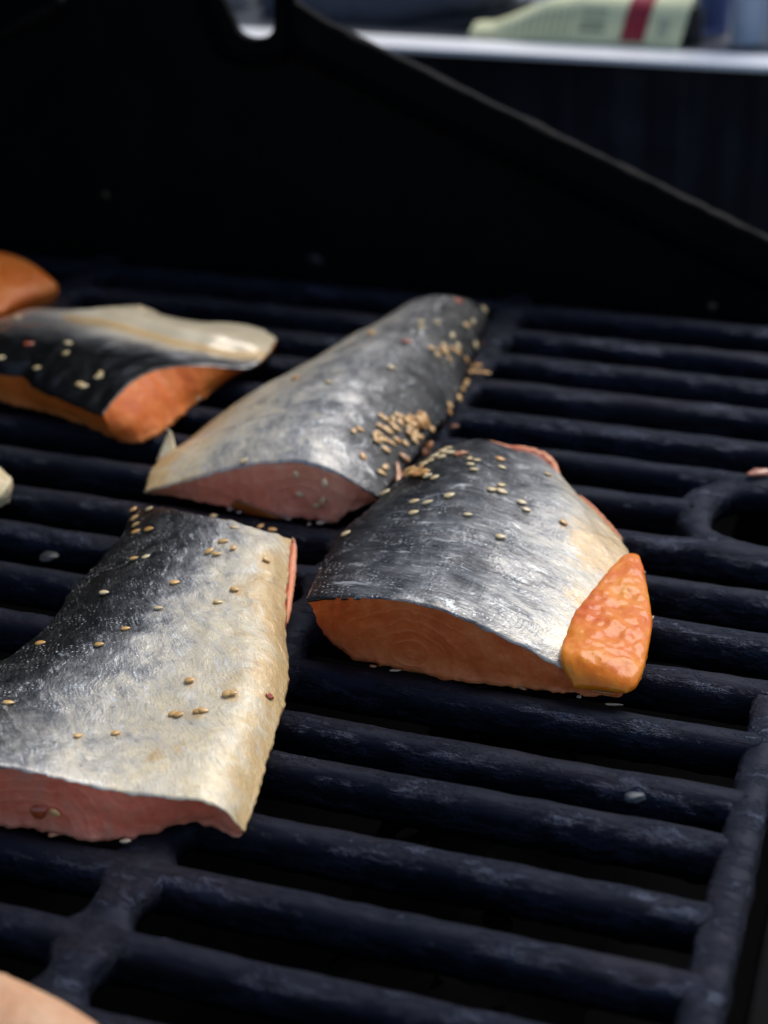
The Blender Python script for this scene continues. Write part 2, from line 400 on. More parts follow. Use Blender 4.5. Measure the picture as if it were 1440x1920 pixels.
# rim: flange that runs along the upper edge, proud of the wall, worn grey-brown on top
def strip(path, name, off_y, wy, hz, mat, drop=0.0, seed=0):
    """flange swept along (x,z) path, rectangular rounded profile (y by z)"""
    P = resample([Vector((x, 0, z-drop)) for x, z in path], 160); V = []; Fc = []
    pr = [(-.5, -.5), (-.5, .25), (-.32, .5), (.32, .5), (.5, .25), (.5, -.5)]; m = len(pr)
    for i, p in enumerate(P):
        a = P[min(i+1, len(P)-1)]; b = P[max(0, i-1)]; tv = (a-b).normalized(); nv = Vector((-tv.z, 0, tv.x))
        if nv.z < 0: nv = -nv
        for (u, h) in pr:
            d = fbm(p+Vector((0, u*.01, 0)), 140, 3, seed)*.0007
            V.append(p+nv*(h*hz+d)+Vector((0, YW+off_y+u*wy, 0)))
    for i in range(len(P)-1):
        for j in range(m):
            Fc.append((i*m+j, i*m+(j+1) % m, (i+1)*m+(j+1) % m, (i+1)*m+j))
    Fc.append(tuple(range(m))); Fc.append(tuple((len(P)-1)*m+k for k in reversed(range(m))))
    me = mesh(V, Fc); bm = bmesh.new(); bm.from_mesh(me); bmesh.ops.recalc_face_normals(bm, faces=bm.faces); bm.to_mesh(me); bm.free()
    return inbox(link(name, me, mat, fb))
A, B, Bp = prof[1], prof[3], prof[4]
strip([A, prof[2], B, Bp], 'rim', .003, .005, .0024, RIM, drop=.0002, seed=1)
strip([prof[-2], prof[-3], prof[-4]], 'rim', .004, .014, .0045, RIM, drop=.0005, seed=2)
RIB2 = mat_plain('black_casting_ridge', (.0016, .0018, .0030), .8, bump=.4, bs=400, var=.4, Specular_IOR_Level=.03)
strip([(A[0], A[1]), prof[2], B, (Bp[0], Bp[1])], 'ridge', -.0012, .004, .005, RIB2, drop=.0165, seed=3)
# raised collar round the spit notch
nt_pts = prof[7:22]
cxm = (prof[8][0]+prof[20][0])/2
strip([(cxm+(x-cxm)*1.75, z-.0085 if 8 <= k+7 <= 20 else z) for k, (x, z) in enumerate(nt_pts)], 'notch_collar', -.001, .004, .004, RIB2, seed=4)
def slab(name, lo, hi, mat=SOOT, bev=.002):
    bm = bmesh.new(); box_bm(bm, lo, hi, bev); return inbox(bm_obj(name, bm, mat, fb, smooth=False))
slab('side_wall', (.012, .05, -.13), (.022, YW-.001, -.004))
slab('side_wall', (-.64, .05, -.13), (-.622, YW-.001, .02))
slab('floor_pan', (-.621, .05, -.138), (.1, YW-.001, -.131))
slab('front_wall', (-.621, .04, -.13), (.1, .049, -.02))
slab('grate_ledge', (-.0205, .06, -.028), (-.008, .36, -.018))

# ---- open lid, hinged along the back of the firebox on the left
def lid():
    root = empty('grill_lid', (-.66, .36, .03)); inv = Matrix.Translation(-root.location)
    tag(root, 'open black grill lid standing up behind the left side of the firebox', 'grill lid')
    pr = []
    for k in range(15):
        a = math.pi*.5*k/14; pr.append((-.655-.10*math.sin(a)*1.0, .035+.40*(k/14)))
    pr += [(-.745+.02*k, .437+.012*k-.0012*k*k) for k in range(1, 8)]
    V = []; Fc = []; th = .004; m = len(pr); ys = [.05+.64*j/12 for j in range(13)]
    for y in ys:
        for (x, z) in pr: V.append((x, y, z))
        for (x, z) in reversed(pr): V.append((x-th, y, z+th*.6))
    q = 2*m
    for j in range(12):
        for i in range(q): Fc.append((j*q+i, j*q+(i+1) % q, (j+1)*q+(i+1) % q, (j+1)*q+i))
    Fc.append(tuple(range(q))); Fc.append(tuple(12*q+k for k in range(q)))
    me = mesh(V, Fc); bm = bmesh.new(); bm.from_mesh(me); bmesh.ops.recalc_face_normals(bm, faces=bm.faces); bm.to_mesh(me); bm.free()
    o = link('shell', me, SOOT, root, smooth=False); o.matrix_parent_inverse = inv
    for y0 in (.046, .692):
        V = [(x, y0, z) for x, z in pr]+([(-.62, y0, .40), (-.645, y0, .05)] if y0 < .1 else [(-.372, y0, .40), (-.366, y0, .07), (-.60, y0, .05)]); k = len(V); V += [(x, y0+.005, z) for x, _, z in V]
        Fc = [tuple(range(k)), tuple(reversed(range(k, 2*k)))]+[(i, (i+1) % k, k+(i+1) % k, k+i) for i in range(k)]
        me = mesh(V, Fc); bm = bmesh.new(); bm.from_mesh(me); bmesh.ops.recalc_face_normals(bm, faces=bm.faces); bm.to_mesh(me); bm.free()
        o = link('side_panel', me, SOOT, root, smooth=False); o.matrix_parent_inverse = inv
lid()

# ---- side shelf; the white of its front lip imitates sky glare
YS = .86
za = aty(480, 57, YS); zb = aty(1440, 112, YS); ZS = (za.z+zb.z)/2
shelf = empty('side_shelf', (0, YS, ZS))
tag(shelf, 'dark glossy side shelf behind the end wall, front lip whitened to imitate sky glare', 'shelf')
sinv = Matrix.Translation((0, -YS, -ZS))
t = NT('glossy_dark_apron'); co = t.coord('Object')
refl_streak = t.noise(t.mapping(co, (38, 1, 2.2)), 1, 3, .6)
refl_patch = t.noise(co, 9, 3)
col = t.ramp(t.math('ADD', t.math('MULTIPLY', refl_streak, .45), t.math('MULTIPLY', refl_patch, .55)), [(.40, (.004, .004, .007)), (.52, (.014, .014, .022)), (.62, (.042, .042, .060))])  # vertical streaks and bluish patches in the colour imitate reflections
APRON = t.set(Base_Color=col, Roughness=.34, Specular_IOR_Level=.5, Normal=t.bump(refl_streak, .12, .002))
STEEL = mat_plain('brushed_shelf_top', (.10, .11, .13), .45, .5, var=.1)
LIP = mat_plain('sky_glare_lip', (.94, .95, .97), .25, var=.02)  # white colour stands in for the bright sky reflection along the edge
def part(name, lo, hi, mat, bev, parent, inv):
    bm = bmesh.new(); box_bm(bm, lo, hi, bev); o = bm_obj(name, bm, mat, parent, smooth=False); o.matrix_parent_inverse = inv; return o
part('apron', (-.75, YS+.001, ZS-.16), (.30, YS+.012, ZS-.0045), APRON, .001, shelf, sinv)
part('shelf_top', (-.75, YS+.0045, ZS-.004), (.30, YS+.42, ZS-.0008), STEEL, .0004, shelf, sinv)
part('front_lip', (-.75, YS-.018, ZS-.0022), (.30, YS+.004, ZS+.001), LIP, .0011, shelf, sinv)
for px in (1090, 1275, 1420):
    q = aty(px, 250, YS)
    part('seam', (q.x-.0011, YS-.0006, ZS-.158), (q.x+.0011, YS+.0008, ZS-.006), APRON, .0003, shelf, sinv)

# ------------------------------------------------------------------ fillets
def grid_eval(G, u, v):
    if callable(G): return G(u, v)
    G = np.array(G, float); nv, nu = G.shape; x = u*(nu-1); y = v*(nv-1)
    i = min(int(x), nu-2); j = min(int(y), nv-2); fx = x-i; fy = y-j; fx = fx*fx*(3-2*fx); fy = fy*fy*(3-2*fy)
    return (G[j, i]*(1-fx)+G[j, i+1]*fx)*(1-fy)+(G[j+1, i]*(1-fx)+G[j+1, i+1]*fx)*fy
BVH = []
def side_pts(spec, plane=None):
    out = []
    for p in spec:
        if plane is not None and (len(p) < 3 or p[2] is None): out.append(on_plane(p[0], p[1], *plane))
        else: out.append(atz(p[0], p[1], p[2]*.001))
    return out
def vplane(a, b):
    a, b = atz(a[0], a[1]), atz(b[0], b[1]); d = (b-a); return (a, Vector((d.y, -d.x, 0)).normalized())
def fillet(label, front, right, rear, left, bottoms, tone, skinmat, fleshmats, crown=.003, NU=110, NV=110, tan=None, ring=None,
           planes=(None, None, None, None), disp=None, seed=0, stains=(), disp_px=False, skin_sides='', name='salmon_fillet', skin_thick=.0009, rough_edge=.0006, lowjag=.0012, extra_z=None):
    """four boundary curves (pixel x, pixel y, height mm): front and rear run left to right, left and right run front to rear"""
    Fv = resample(side_pts(front, planes[0]), NU); Rv = resample(side_pts(right, planes[1]), NV)
    Bv = resample(side_pts(rear, planes[2]), NU); Lv = resample(side_pts(left, planes[3]), NV)
    for arr in (Fv, Bv):
        pass
    c00, c10, c01, c11 = Fv[0], Fv[-1], Bv[0], Bv[-1]
    # make corners agree
    def fix(arr, s, e):
        n = len(arr); d0 = s-arr[0]; d1 = e-arr[-1]
        for i in range(n):
            t = i/(n-1); arr[i] = arr[i]+d0*max(0, 1-t*6)+d1*max(0, 1-(1-t)*6)
    fix(Rv, c10, c11); fix(Lv, c00, c01)
    root = empty(name, tuple(sum(((c00, c10, c01, c11)[k] for k in range(4)), Vector())/4)[:2]+(0,))
    tag(root, label, 'fish fillet')
    inv = Matrix.Translation(-root.location)
    Wd = ((c10-c00).length+(c11-c01).length)/2*1000; Ln = ((c01-c00).length+(c11-c10).length)/2*1000
    P = np.zeros((NV, NU, 3))
    tones = []; tans = []; uvm = []
    for j in range(NV):
        v = j/(NV-1)
        for i in range(NU):
            u = i/(NU-1)
            p = Lv[j]*(1-u)+Rv[j]*u+Fv[i]*(1-v)+Bv[i]*v-(c00*(1-u)*(1-v)+c10*u*(1-v)+c01*(1-u)*v+c11*u*v)
            e = min(u, 1-u, v, 1-v)
            wv = (4*u*(1-u))**.75*(4*v*(1-v))**.6
            dz = crown*wv
            ef = min(1, e*14)
            dz += fbm((u*Wd*.001, v*Ln*.001, 0), 38, 3, seed)*.0011*ef+fbm((u*Wd*.001, v*Ln*.001, .3), 150, 3, seed)*.00032*ef
            if disp: dz += (disp(*project(p)) if disp_px else disp(u, v))*.001*(ef if disp_px else 1)
            p = p+Vector((0, 0, dz))
            if e < 1e-6:
                p = p+Vector((fbm(p, 300, 2, seed), fbm(p, 300, 2, seed+3), fbm(p, 250, 2, seed+8)*.6))*rough_edge
            P[j, i] = p
            if callable(tone):
                px_, py_ = project(p); tones.append(tone(px_, py_)); tans.append(tan(px_, py_))
            else: tones.append(grid_eval(tone, u, v)); tans.append(grid_eval(tan, u, v) if tan else 0.0); uvm.append((u*Wd, v*Ln, 0))
    V = [tuple(P[j, i]) for j in range(NV) for i in range(NU)]
    idx = lambda i, j: j*NU+i
    Fc = [(idx(i, j), idx(i+1, j), idx(i+1, j+1), idx(i, j+1)) for j in range(NV-1) for i in range(NU-1)]
    if stains:
        b0 = BVHTree.FromPolygons([Vector(x) for x in V], Fc); VA = np.array(V)
        for (sx, sy, sr) in stains:
            h = b0.ray_cast(Vector((0, 0, H)), Vector(ray(sx, sy)).normalized())
            if h[0] is None: continue
            dd = ((VA-np.array(h[0]))**2).sum(1)/(sr*.001)**2
            for q in np.where(dd < 6)[0]:
                tans[q] += .7*math.exp(-dd[q])*(.6+.6*fbm(V[q], 700, 2, sx))
    me = mesh(V, Fc)
    for nm, dat in (('tone', tones), ('tan', tans)):
        a = me.attributes.new(nm, 'FLOAT', 'POINT'); a.data.foreach_set('value', dat)
    a = me.attributes.new('uvm', 'FLOAT_VECTOR', 'POINT'); a.data.foreach_set('vector', np.array(uvm, float).ravel())
    sk = link('skin', me, skinmat, root); sk.matrix_parent_inverse = inv
    bvh = BVHTree.FromPolygons([Vector(x) for x in V], Fc); BVH.append(bvh)
    md = sk.modifiers.new('solid', 'SOLIDIFY'); md.thickness = skin_thick; md.offset = -1
    # flesh: closed ring of boundary points, down to the bottom outline
    order = [('f', i, 0) for i in range(NU)]+[('r', NU-1, j) for j in range(1, NV)]+[('b', i, NV-1) for i in range(NU-2, -1, -1)]+[('l', 0, j) for j in range(NV-2, 0, -1)]
    bot = {}
    for key, n_ in (('f', NU), ('r', NV), ('b', NU), ('l', NV)):
        sp = bottoms.get(key)
        if isinstance(sp, list): bot[key] = resample([atz(q[0], q[1], (q[2] if len(q) > 2 else 0)*.001) for q in sp], n_)
        else: bot[key] = sp
    cen = Vector(P.reshape(-1, 3).mean(0)); TR = []; sides = []
    for (k, i, j) in order:
        tp = Vector(P[j, i]); tp.z -= .0001
        b = bot[k]; ix = i if k in 'fb' else j
        if isinstance(b, list): bp = b[ix].copy()
        else:
            inn = b if b else .003
            d = Vector((cen.x-tp.x, cen.y-tp.y, 0)).normalized(); bp = Vector((tp.x, tp.y, 0))+d*inn
        TR.append((tp, bp)); sides.append(k)
    n = len(TR)
    # smooth bottom joints
    bps = [t_[1] for t_ in TR]
    for _ in range(4):
        bps = [(bps[(i-1) % n]+bps[i]*2+bps[(i+1) % n])/4 for i in range(n)]
    NR = 14; V = []; rd = []; rw = []; lo = []
    rc = None
    if ring: rc = on_plane(ring[0], ring[1], *planes[0])
    outn = []
    for i in range(n):
        a = bps[(i+1) % n]-bps[(i-1) % n]; o = Vector((a.y, -a.x, 0))
        outn.append(o.normalized() if o.length > 0 else Vector((0, 0, 0)))
    for r in range(NR+1):
        s = r/NR
        for i in range(n):
            tp = TR[i][0]; bp = bps[i]
            p = tp.lerp(bp, s)
            hgt = max(.0, tp.z-bp.z)
            bul = math.sin(math.pi*min(1, s*1.05))*min(.0016, hgt*.12) if sides[i] != 'f' else math.sin(math.pi*s)*.0004
            nz = (fbm(p, 130, 3, seed+2)*.0007+fbm(p, 420, 2, seed+4)*.0003)*math.sin(math.pi*s*.5)
            if s > .75: nz += abs(fbm(p, 210, 2, seed+9))*lowjag*(s-.75)*4
            p = p+outn[i]*(bul+nz)
            if r == NR: p.z += fbm(p, 260, 2, seed+11)*.0008
            V.append(p); lo.append(s**2)
            if rc is not None and sides[i] == 'f':
                rd.append((Vector((p.x-rc.x, p.y-rc.y, 0)).length*1000*.62)**2+((p.z-rc.z)*1000)**2); rd[-1] = math.sqrt(rd[-1]); rw.append(max(.25, 1-rd[-1]/26))
            else: rd.append(s*hgt*1000); rw.append(.0)
    Fc = [(r*n+i, (r+1)*n+i, (r+1)*n+(i+1) % n, r*n+(i+1) % n) for r in range(NR) for i in range(n)]
    # bottom cap: shrink rings
    base = NR*n; cb = sum((V[base+i] for i in range(n)), Vector())/n
    prev = base
    for q in range(1, 4):
        st_ = len(V)
        for i in range(n): V.append(V[base+i].lerp(cb, q/3.2)+Vector((0, 0, .0002))); rd.append(0); rw.append(0); lo.append(1)
        Fc += [(prev+i, st_+i, st_+(i+1) % n, prev+(i+1) % n) for i in range(n)]; prev = st_
    Fc.append(tuple(prev+i for i in range(n)))
    me = mesh(V, [tuple(reversed(f)) for f in Fc])
    for nm, dat in (('ringd', rd), ('ringw', rw), ('low', lo)):
        a = me.attributes.new(nm, 'FLOAT', 'POINT'); a.data.foreach_set('value', dat)
    bm = bmesh.new(); bm.from_mesh(me); bmesh.ops.recalc_face_normals(bm, faces=bm.faces); bm.to_mesh(me); bm.free()
    fl = link('flesh', me, fleshmats, root); fl.matrix_parent_inverse = inv
    if skin_sides:
        me.materials.append(skinmat)
        ok = set(i for i in range(n) if sides[i] in skin_sides)
        for p_ in me.polygons:
            vs = list(p_.vertices)
            if all(v_ < NR*n for v_ in vs) and all((v_ % n) in ok for v_ in vs): p_.material_index = 1
    bv2 = BVHTree.FromPolygons([Vector(x) for x in V], Fc)
    BVH.append(bv2)
    return root, inv, P

g4 = lambda *rows: [list(r) for r in rows]

# --- right-hand fillet in focus
F3p = vplane((690, 1246), (1190, 1312))
f3, f3i, P3 = fillet('sharp fillet with ringed orange cut face and glazed orange flap at its right',
    front=[(575, 1122, None), (620, 1120, None), (690, 1121, None), (760, 1128, None), (830, 1146, None), (900, 1176, None), (970, 1210, None), (1045, 1250, None), (1110, 1282, None), (1160, 1296, None)],
    right=[(1160, 1296, 2), (1205, 1250, 4), (1216, 1170, 6), (1205, 1090, 7), (1180, 1035, 8), (1130, 972, 9), (1080, 925, 9), (1045, 885, 8)],
    rear=[(812, 850, 12), (850, 836, 14), (905, 826, 15), (960, 842, 14), (1005, 852, 12), (1045, 885, 8)],
    left=[(575, 1120, 8), (590, 1085, 9), (636, 1003, 11), (688, 958, 13), (738, 908, 13), (780, 872, 12), (812, 850, 12)],
    bottoms={'f': [(592, 1165, 6), (618, 1200, 3), (656, 1230, 0), (690, 1240, 0), (780, 1262, 0), (880, 1278, 0), (980, 1289, 0), (1070, 1299, 0), (1160, 1308, 0)],
             'l': .012, 'r': .001, 'b': .004},
    tone=g4((.14, .38, .44, .48, .60, .80, .92), (.09, .32, .40, .46, .58, .80, .92), (.05, .16, .32, .42, .55, .76, .92), (.02, .05, .14, .32, .45, .68, .88), (.03, .04, .09, .25, .38, .55, .76)),
    tan=g4((0, 0, 0, 0, 0, .2, .5), (0, 0, 0, 0, .05, .35, .8), (0, 0, 0, 0, .15, .6, .9), (0, 0, 0, 0, .05, .4, .7), (0, 0, 0, 0, 0, .2, .5)),
    skinmat=mat_skin('skin_of_sharp_fillet', math.radians(8), 1), fleshmats=FLESH, crown=.006, ring=(775, 1225), planes=(F3p, None, None, None), seed=1.3, stains=[(1056, 985, 2.5), (1085, 1010, 4), (1110, 1050, 5), (1130, 1015, 4), (1060, 1110, 4), (1027, 892, 2.5), (1140, 1060, 4), (1095, 1130, 3)], NU=150, NV=150)
# --- middle fillet
F2p = vplane((400, 948), (690, 975))
f2, f2i, P2 = fillet('long middle fillet with a seed clump on its dark shoulder and pinkish cut face',
    front=[(270, 922, None), (340, 905, None), (430, 881, None), (500, 869, None), (560, 867, None), (610, 880, None), (660, 905, None), (712, 933, None)],
    right=[(712, 933, 9), (745, 893, 8), (770, 866, 7), (806, 818, 6), (850, 768, 5), (876, 700, 5), (897, 640, 6), (912, 598, 8)],
    rear=[(752, 580, 11), (785, 561, 14), (830, 556, 16), (875, 562, 15), (905, 578, 11), (912, 598, 8)],
    left=[(270, 922, 2), (283, 882, 4), (305, 856, 4), (345, 832, 3), (400, 788, 3), (450, 755, 4), (540, 713, 5), (640, 655, 6), (700, 617, 8), (752, 580, 11)],
    bottoms={'f': [(273, 924, 0), (340, 934, 0), (420, 950, 0), (490, 966, 0), (545, 969, 0), (605, 976, 0), (628, 980, 0), (655, 960, 3), (712, 937, 5)],
             'l': .001, 'r': .003, 'b': .004},
    tone=g4((.97, .94, .80, .70, .64, .52, .20), (.97, .92, .78, .66, .54, .30, .08), (.95, .86, .73, .60, .42, .20, .06), (.90, .80, .68, .52, .32, .14, .05), (.8, .66, .5, .40, .28, .18, .08)),
    tan=g4((.8, .5, .1, 0, 0, 0, 0), (.8, .4, 0, 0, 0, 0, 0), (.7, .3, 0, 0, 0, 0, 0), (.6, .2, 0, 0, 0, 0, 0), (.7, .5, 0, 0, 0, 0, 0)),
    skinmat=mat_skin('skin_of_middle_fillet', math.radians(78), 2, .9), fleshmats=FLESH_P, crown=.0085, planes=(F2p, None, None, None), seed=4.1, ring=(570, 940), skin_sides='r',
    disp=lambda u, v: -1.2*math.exp(-((v-.06)/.05)**2)*math.sin(math.pi*u))
# --- big near fillet, lower left
F4p = vplane((0, 1545), (450, 1568))
f4, f4i, P4 = fillet('big near fillet at the left edge with wide cream belly and rosy cut face',
    front=[(-190, 1395, None), (-60, 1422, None), (0, 1436, None), (100, 1458, None), (200, 1482, None), (300, 1495, None), (380, 1503, None), (425, 1525, None), (458, 1562, None)],
    right=[(458, 1562, 1.5), (480, 1500, 3), (510, 1400, 5), (538, 1300, 7), (541, 1240, 8), (536, 1160, 9), (541, 1080, 10), (547, 1012, 11)],
    rear=[(246, 954, 11), (300, 952, 15), (360, 962, 17), (430, 976, 17), (500, 996, 15), (547, 1012, 11)],
    left=[(-190, 1395, 9), (-120, 1322, 9), (-55, 1278, 9), (0, 1243, 9), (48, 1208, 9), (84, 1178, 9), (108, 1148, 9), (130, 1112, 9), (156, 1082, 9), (184, 1056, 9), (228, 1003, 10), (246, 954, 11)],
    bottoms={'f': [(-185, 1510, 0), (-60, 1532, 0), (0, 1545, 0), (90, 1560, 0), (190, 1576, 0), (280, 1564, 0), (335, 1546, 1), (400, 1548, 1), (454, 1570, 0)],
             'l': .010, 'r': .005, 'b': .004},
    tone=g4((.22, .42, .60, .74, .86, .94, .98), (.10, .22, .56, .74, .86, .94, .98), (.05, .08, .34, .66, .84, .94, .98), (.02, .04, .16, .46, .76, .90, .96), (.02, .03, .10, .34, .62, .86, .93)),
    tan=g4((0, 0, 0, .1, .2, .3, .7), (0, 0, 0, .1, .25, .35, .85), (0, 0, 0, .1, .25, .45, .9), (0, 0, 0, 0, .1, .45, 1.0), (0, 0, 0, 0, 0, .25, .7)),
    skinmat=mat_skin('skin_of_near_fillet', math.radians(62), 3), fleshmats=FLESH_R, crown=.004, planes=(F4p, None, None, None), seed=7.7, ring=(60, 1540), stains=[(x, y, 2.6) for x, y in ((409, 1016), (395, 1036), (438, 1029), (499, 1052), (440, 1107), (409, 1130), (297, 1143), (356, 1278), (435, 1302), (330, 1341), (372, 1336), (147, 1381), (217, 1377), (328, 1094))]+[(515, 1060, 5), (508, 1100, 6), (505, 1140, 5), (490, 1260, 4), (290, 1420, 3), (340, 1400, 2.5), (445, 1450, 4), (520, 1300, 5)], NU=150, NV=150, lowjag=.0014)
# --- back left fillet: folded belly flap above a groove, black back below
def f1_g(x): return float(np.interp(x, [-120, 0, 60, 200, 330, 430, 520], [596, 592, 590, 606, 643, 664, 672]))
def f1_b(x): return float(np.interp(x, [-120, 0, 100, 200, 290, 340, 400], [628, 640, 652, 668, 674, 676, 660]))
def f1_tone(x, y):
    g, b = f1_g(x), f1_b(x); b = max(b, g+8); sm = lambda v, a, c: (lambda t_: t_*t_*(3-2*t_))(min(1, max(0, (v-a)/(c-a))))
    right = sm(x, 300, 400); left = 1-sm(x, 60, 220)
    up = 1.0-.34*left
    wob = fbm((x*.02, y*.06, 0), 1.0, 3)*8
    t_ = sm(-(y+wob), -(b+6), -(g+4)); low = max(.0, .04+.10*fbm((x*.03, y*.07, 2), 1.0, 4))+.45*right
    return low*(1-t_)+(up-.12)*t_+sm(-(y), -(g+3), -(g-3))*.12
def f1_tan(x, y):
    d = y-f1_g(x); return (1.6*math.exp(-(d/7)**2) if x > 120 else .1)+.08+(.8*math.exp(-((x-478)/22)**2-((y-662)/9)**2))
def f1_disp(x, y):
    d = y-f1_g(x); k = min(1, max(0, (x-110)/90)); return k*(-.8*math.exp(-((d-2)/9)**2)+.9*math.exp(-((d+16)/13)**2))
f1, f1i, P1 = fillet('rear left fillet with black back, folded cream belly edge and bright orange cut end',
    front=[(-120, 672, 14), (0, 702, 14), (45, 707, 14), (62, 728, 13), (120, 752, 13), (160, 768, 13), (192, 779, 13)],
    right=[(192, 779, 13), (215, 750, 15), (250, 716, 16), (300, 693, 15), (380, 686, 12), (465, 690, 6), (500, 664, 6), (518, 636, 5)],
    rear=[(-120, 612, 11), (0, 598, 11), (60, 580, 11), (140, 582, 11), (200, 580, 11), (262, 574, 12), (310, 592, 11), (370, 603, 10), (440, 606, 8), (490, 618, 6), (518, 636, 5)],
    left=[(-120, 672, 14), (-120, 612, 11)],
    bottoms={'f': [(-120, 715, 3), (0, 752, 2), (60, 765, 2), (120, 782, 2), (165, 800, 1), (225, 828, 0)],
             'r': [(225, 828, 0), (246, 833, 0), (285, 822, 0), (325, 793, 0), (355, 765, 0), (380, 748, 0), (440, 703, 0), (490, 682, 0), (514, 645, 3)],
             'b': .003, 'l': .003},
    tone=f1_tone, tan=f1_tan, disp_px=True,
    skinmat=mat_skin('skin_of_rear_fillet', math.radians(15), 4, .6), fleshmats=FLESH_B, crown=.0035, seed=9.2, NU=120, NV=90,
    disp=f1_disp)
FLATTONE = g4((1, 1), (1, 1))
def chunk(label, front, right, rear, left, mat, seed, h=.006, crown=.004, low=.002):
    """a piece lying flesh side out: its top takes the flesh material"""
    r = fillet(label, front, right, rear, left, {'f': low, 'r': low, 'b': low, 'l': low}, FLATTONE, mat, mat, crown=crown, seed=seed, NU=50, NV=50, skin_thick=.0006)
    for c in r[0].children:
        if c.name.startswith('skin'): c.name = 'top_surface'
    return r
chunk('plain deep orange fillet tip at the left edge by the end wall',
      [(-130, 600, 6), (-40, 602, 6), (0, 588, 6), (40, 568, 6), (80, 556, 5), (100, 548, 5)],
      [(100, 548, 5), (108, 540, 6), (106, 532, 7)],
      [(-130, 440, 14), (-40, 462, 14), (0, 474, 14), (30, 482, 13), (60, 496, 11), (85, 514, 9), (106, 532, 7)],
      [(-130, 600, 6), (-130, 440, 14)], FLESH_B, 12.2)
chunk('small pale yellow fish tip at the left edge between the big fillets',
      [(-90, 960, 4), (-30, 958, 4), (0, 932, 5)], [(0, 932, 5), (16, 914, 6), (22, 898, 7)],
      [(-90, 850, 8), (-30, 866, 8), (0, 878, 8), (22, 898, 7)], [(-90, 960, 4), (-90, 850, 8)], CREAM, 14.1)
PALE = mat_flesh('pale_peach_flesh', (.56, .27, .14), (.66, .36, .21), (.72, .46, .30), 8, wet=.3)
chunk('pale peach fillet corner at the bottom left corner, blurred',
      [(-90, 2050, 10), (60, 2080, 10), (220, 2060, 8)], [(220, 2060, 8), (215, 1980, 8), (186, 1922, 8)],
      [(-90, 1790, 12), (0, 1824, 12), (60, 1850, 11), (130, 1886, 10), (186, 1922, 8)], [(-90, 2050, 10), (-90, 1790, 12)], PALE, 16.4)

# ---- belly flap of the sharp fillet: a thick glazed lobe on the right
def lobe(name, left_px, right_px, zl, zr, thick, mat, parent, inv, NU=46, NV=90, seed=0, lump=.0010):
    L = resample([atz(x, y, z*.001) for (x, y), z in zip(left_px, zl)], NV); Rr = resample([atz(x, y, z*.001) for (x, y), z in zip(right_px, zr)], NV)
    V = []; Fc = []
    for j in range(NV):
        v = j/(NV-1); cap = math.sqrt(max(0, 1-max(0, 1-v/.17)**2)) if v < .5 else math.sqrt(max(0, 1-max(0, 1-(1-v)/.25)**2))
        for i in range(NU*2):
            a = 2*math.pi*i/(NU*2); cu = .5-.5*math.cos(a); s = math.sin(a)
            su = abs(s)**.55*(1 if s > 0 else -1)
            p = L[j].lerp(Rr[j], cu)
            h = thick*cap*(.62 if su > 0 else .5)
            p = p+Vector((0, 0, su*h))
            d = fbm(p, 140, 3, seed)*lump+fbm(p, 420, 2, seed+2)*lump*.45
            ev = min(1, v*9, (1-v)*9)
            p = p+Vector((math.copysign(abs(math.cos(a)), cu-.5)*.3, 0, max(0, su)))*d*ev
            V.append(p)
    m = NU*2
    for j in range(NV-1):
        for i in range(m): Fc.append((j*m+i, j*m+(i+1) % m, (j+1)*m+(i+1) % m, (j+1)*m+i))
    Fc.append(tuple(range(m))); Fc.append(tuple((NV-1)*m+k for k in range(m)))
    me = mesh(V, Fc); bm = bmesh.new(); bm.from_mesh(me); bmesh.ops.recalc_face_normals(bm, faces=bm.faces); bm.to_mesh(me); bm.free()
    BVH.append(BVHTree.FromPolygons([Vector(x) for x in V], Fc))
    o = link(name, me, mat, parent); o.matrix_parent_inverse = inv; return o
o = lobe('belly_flap', [(1078, 1290), (1052, 1240), (1058, 1200), (1080, 1150), (1116, 1108), (1150, 1065), (1172, 1044), (1192, 1040)],
     [(1172, 1300), (1196, 1282), (1213, 1230), (1222, 1180), (1221, 1150), (1212, 1095), (1203, 1060), (1199, 1044)],
     [5, 9.5, 10, 10.5, 10.5, 10.5, 10.5, 10.5], [5, 6, 7, 7.5, 8, 9, 10, 10.5], .0048, FLAP, f3, f3i, seed=3, lump=.0007)
o['label'] = 'glazed bright orange belly flap'
# ragged flesh seam showing along the upper edge of the sharp fillet
def bead(name, pts, rad, mat, parent, inv, seed=0, lump=.5):
    P = resample([atz(x, y, z*.001) for x, y, z in pts], max(24, len(pts)*10)); V = []; Fc = []; m = 12; n = len(P)
    for i, p in enumerate(P):
        t_ = i/(n-1); tv = (P[min(i+1, n-1)]-P[max(i-1, 0)]).normalized(); a = tv.orthogonal().normalized(); b = tv.cross(a)
        r0 = rad*(math.sin(math.pi*min(1, max(.0, t_)))**.4*.95+.05)
        for k in range(m):
            an = 2*math.pi*k/m; d = a*math.cos(an)+b*math.sin(an); q = p+d*r0
            V.append(p+d*r0*(1+lump*fbm(q, 500, 3, seed)))
    for i in range(n-1):
        for k in range(m): Fc.append((i*m+k, i*m+(k+1) % m, (i+1)*m+(k+1) % m, (i+1)*m+k))
    Fc.append(tuple(range(m))); Fc.append(tuple((n-1)*m+k for k in range(m)))
    me = mesh(V, Fc); bm = bmesh.new(); bm.from_mesh(me); bmesh.ops.recalc_face_normals(bm, faces=bm.faces); bm.to_mesh(me); bm.free()
    o = link(name, me, mat, parent)
    if inv is not None: o.matrix_parent_inverse = inv
    return o
bead('flesh_edge', [(900, 828, 13), (925, 832, 13), (945, 840, 12), (975, 844, 12), (1005, 850, 11), (1030, 864, 9), (1045, 888, 8), (1050, 905, 7)], .0014, FLESH_P, f3, f3i, 1, .4)
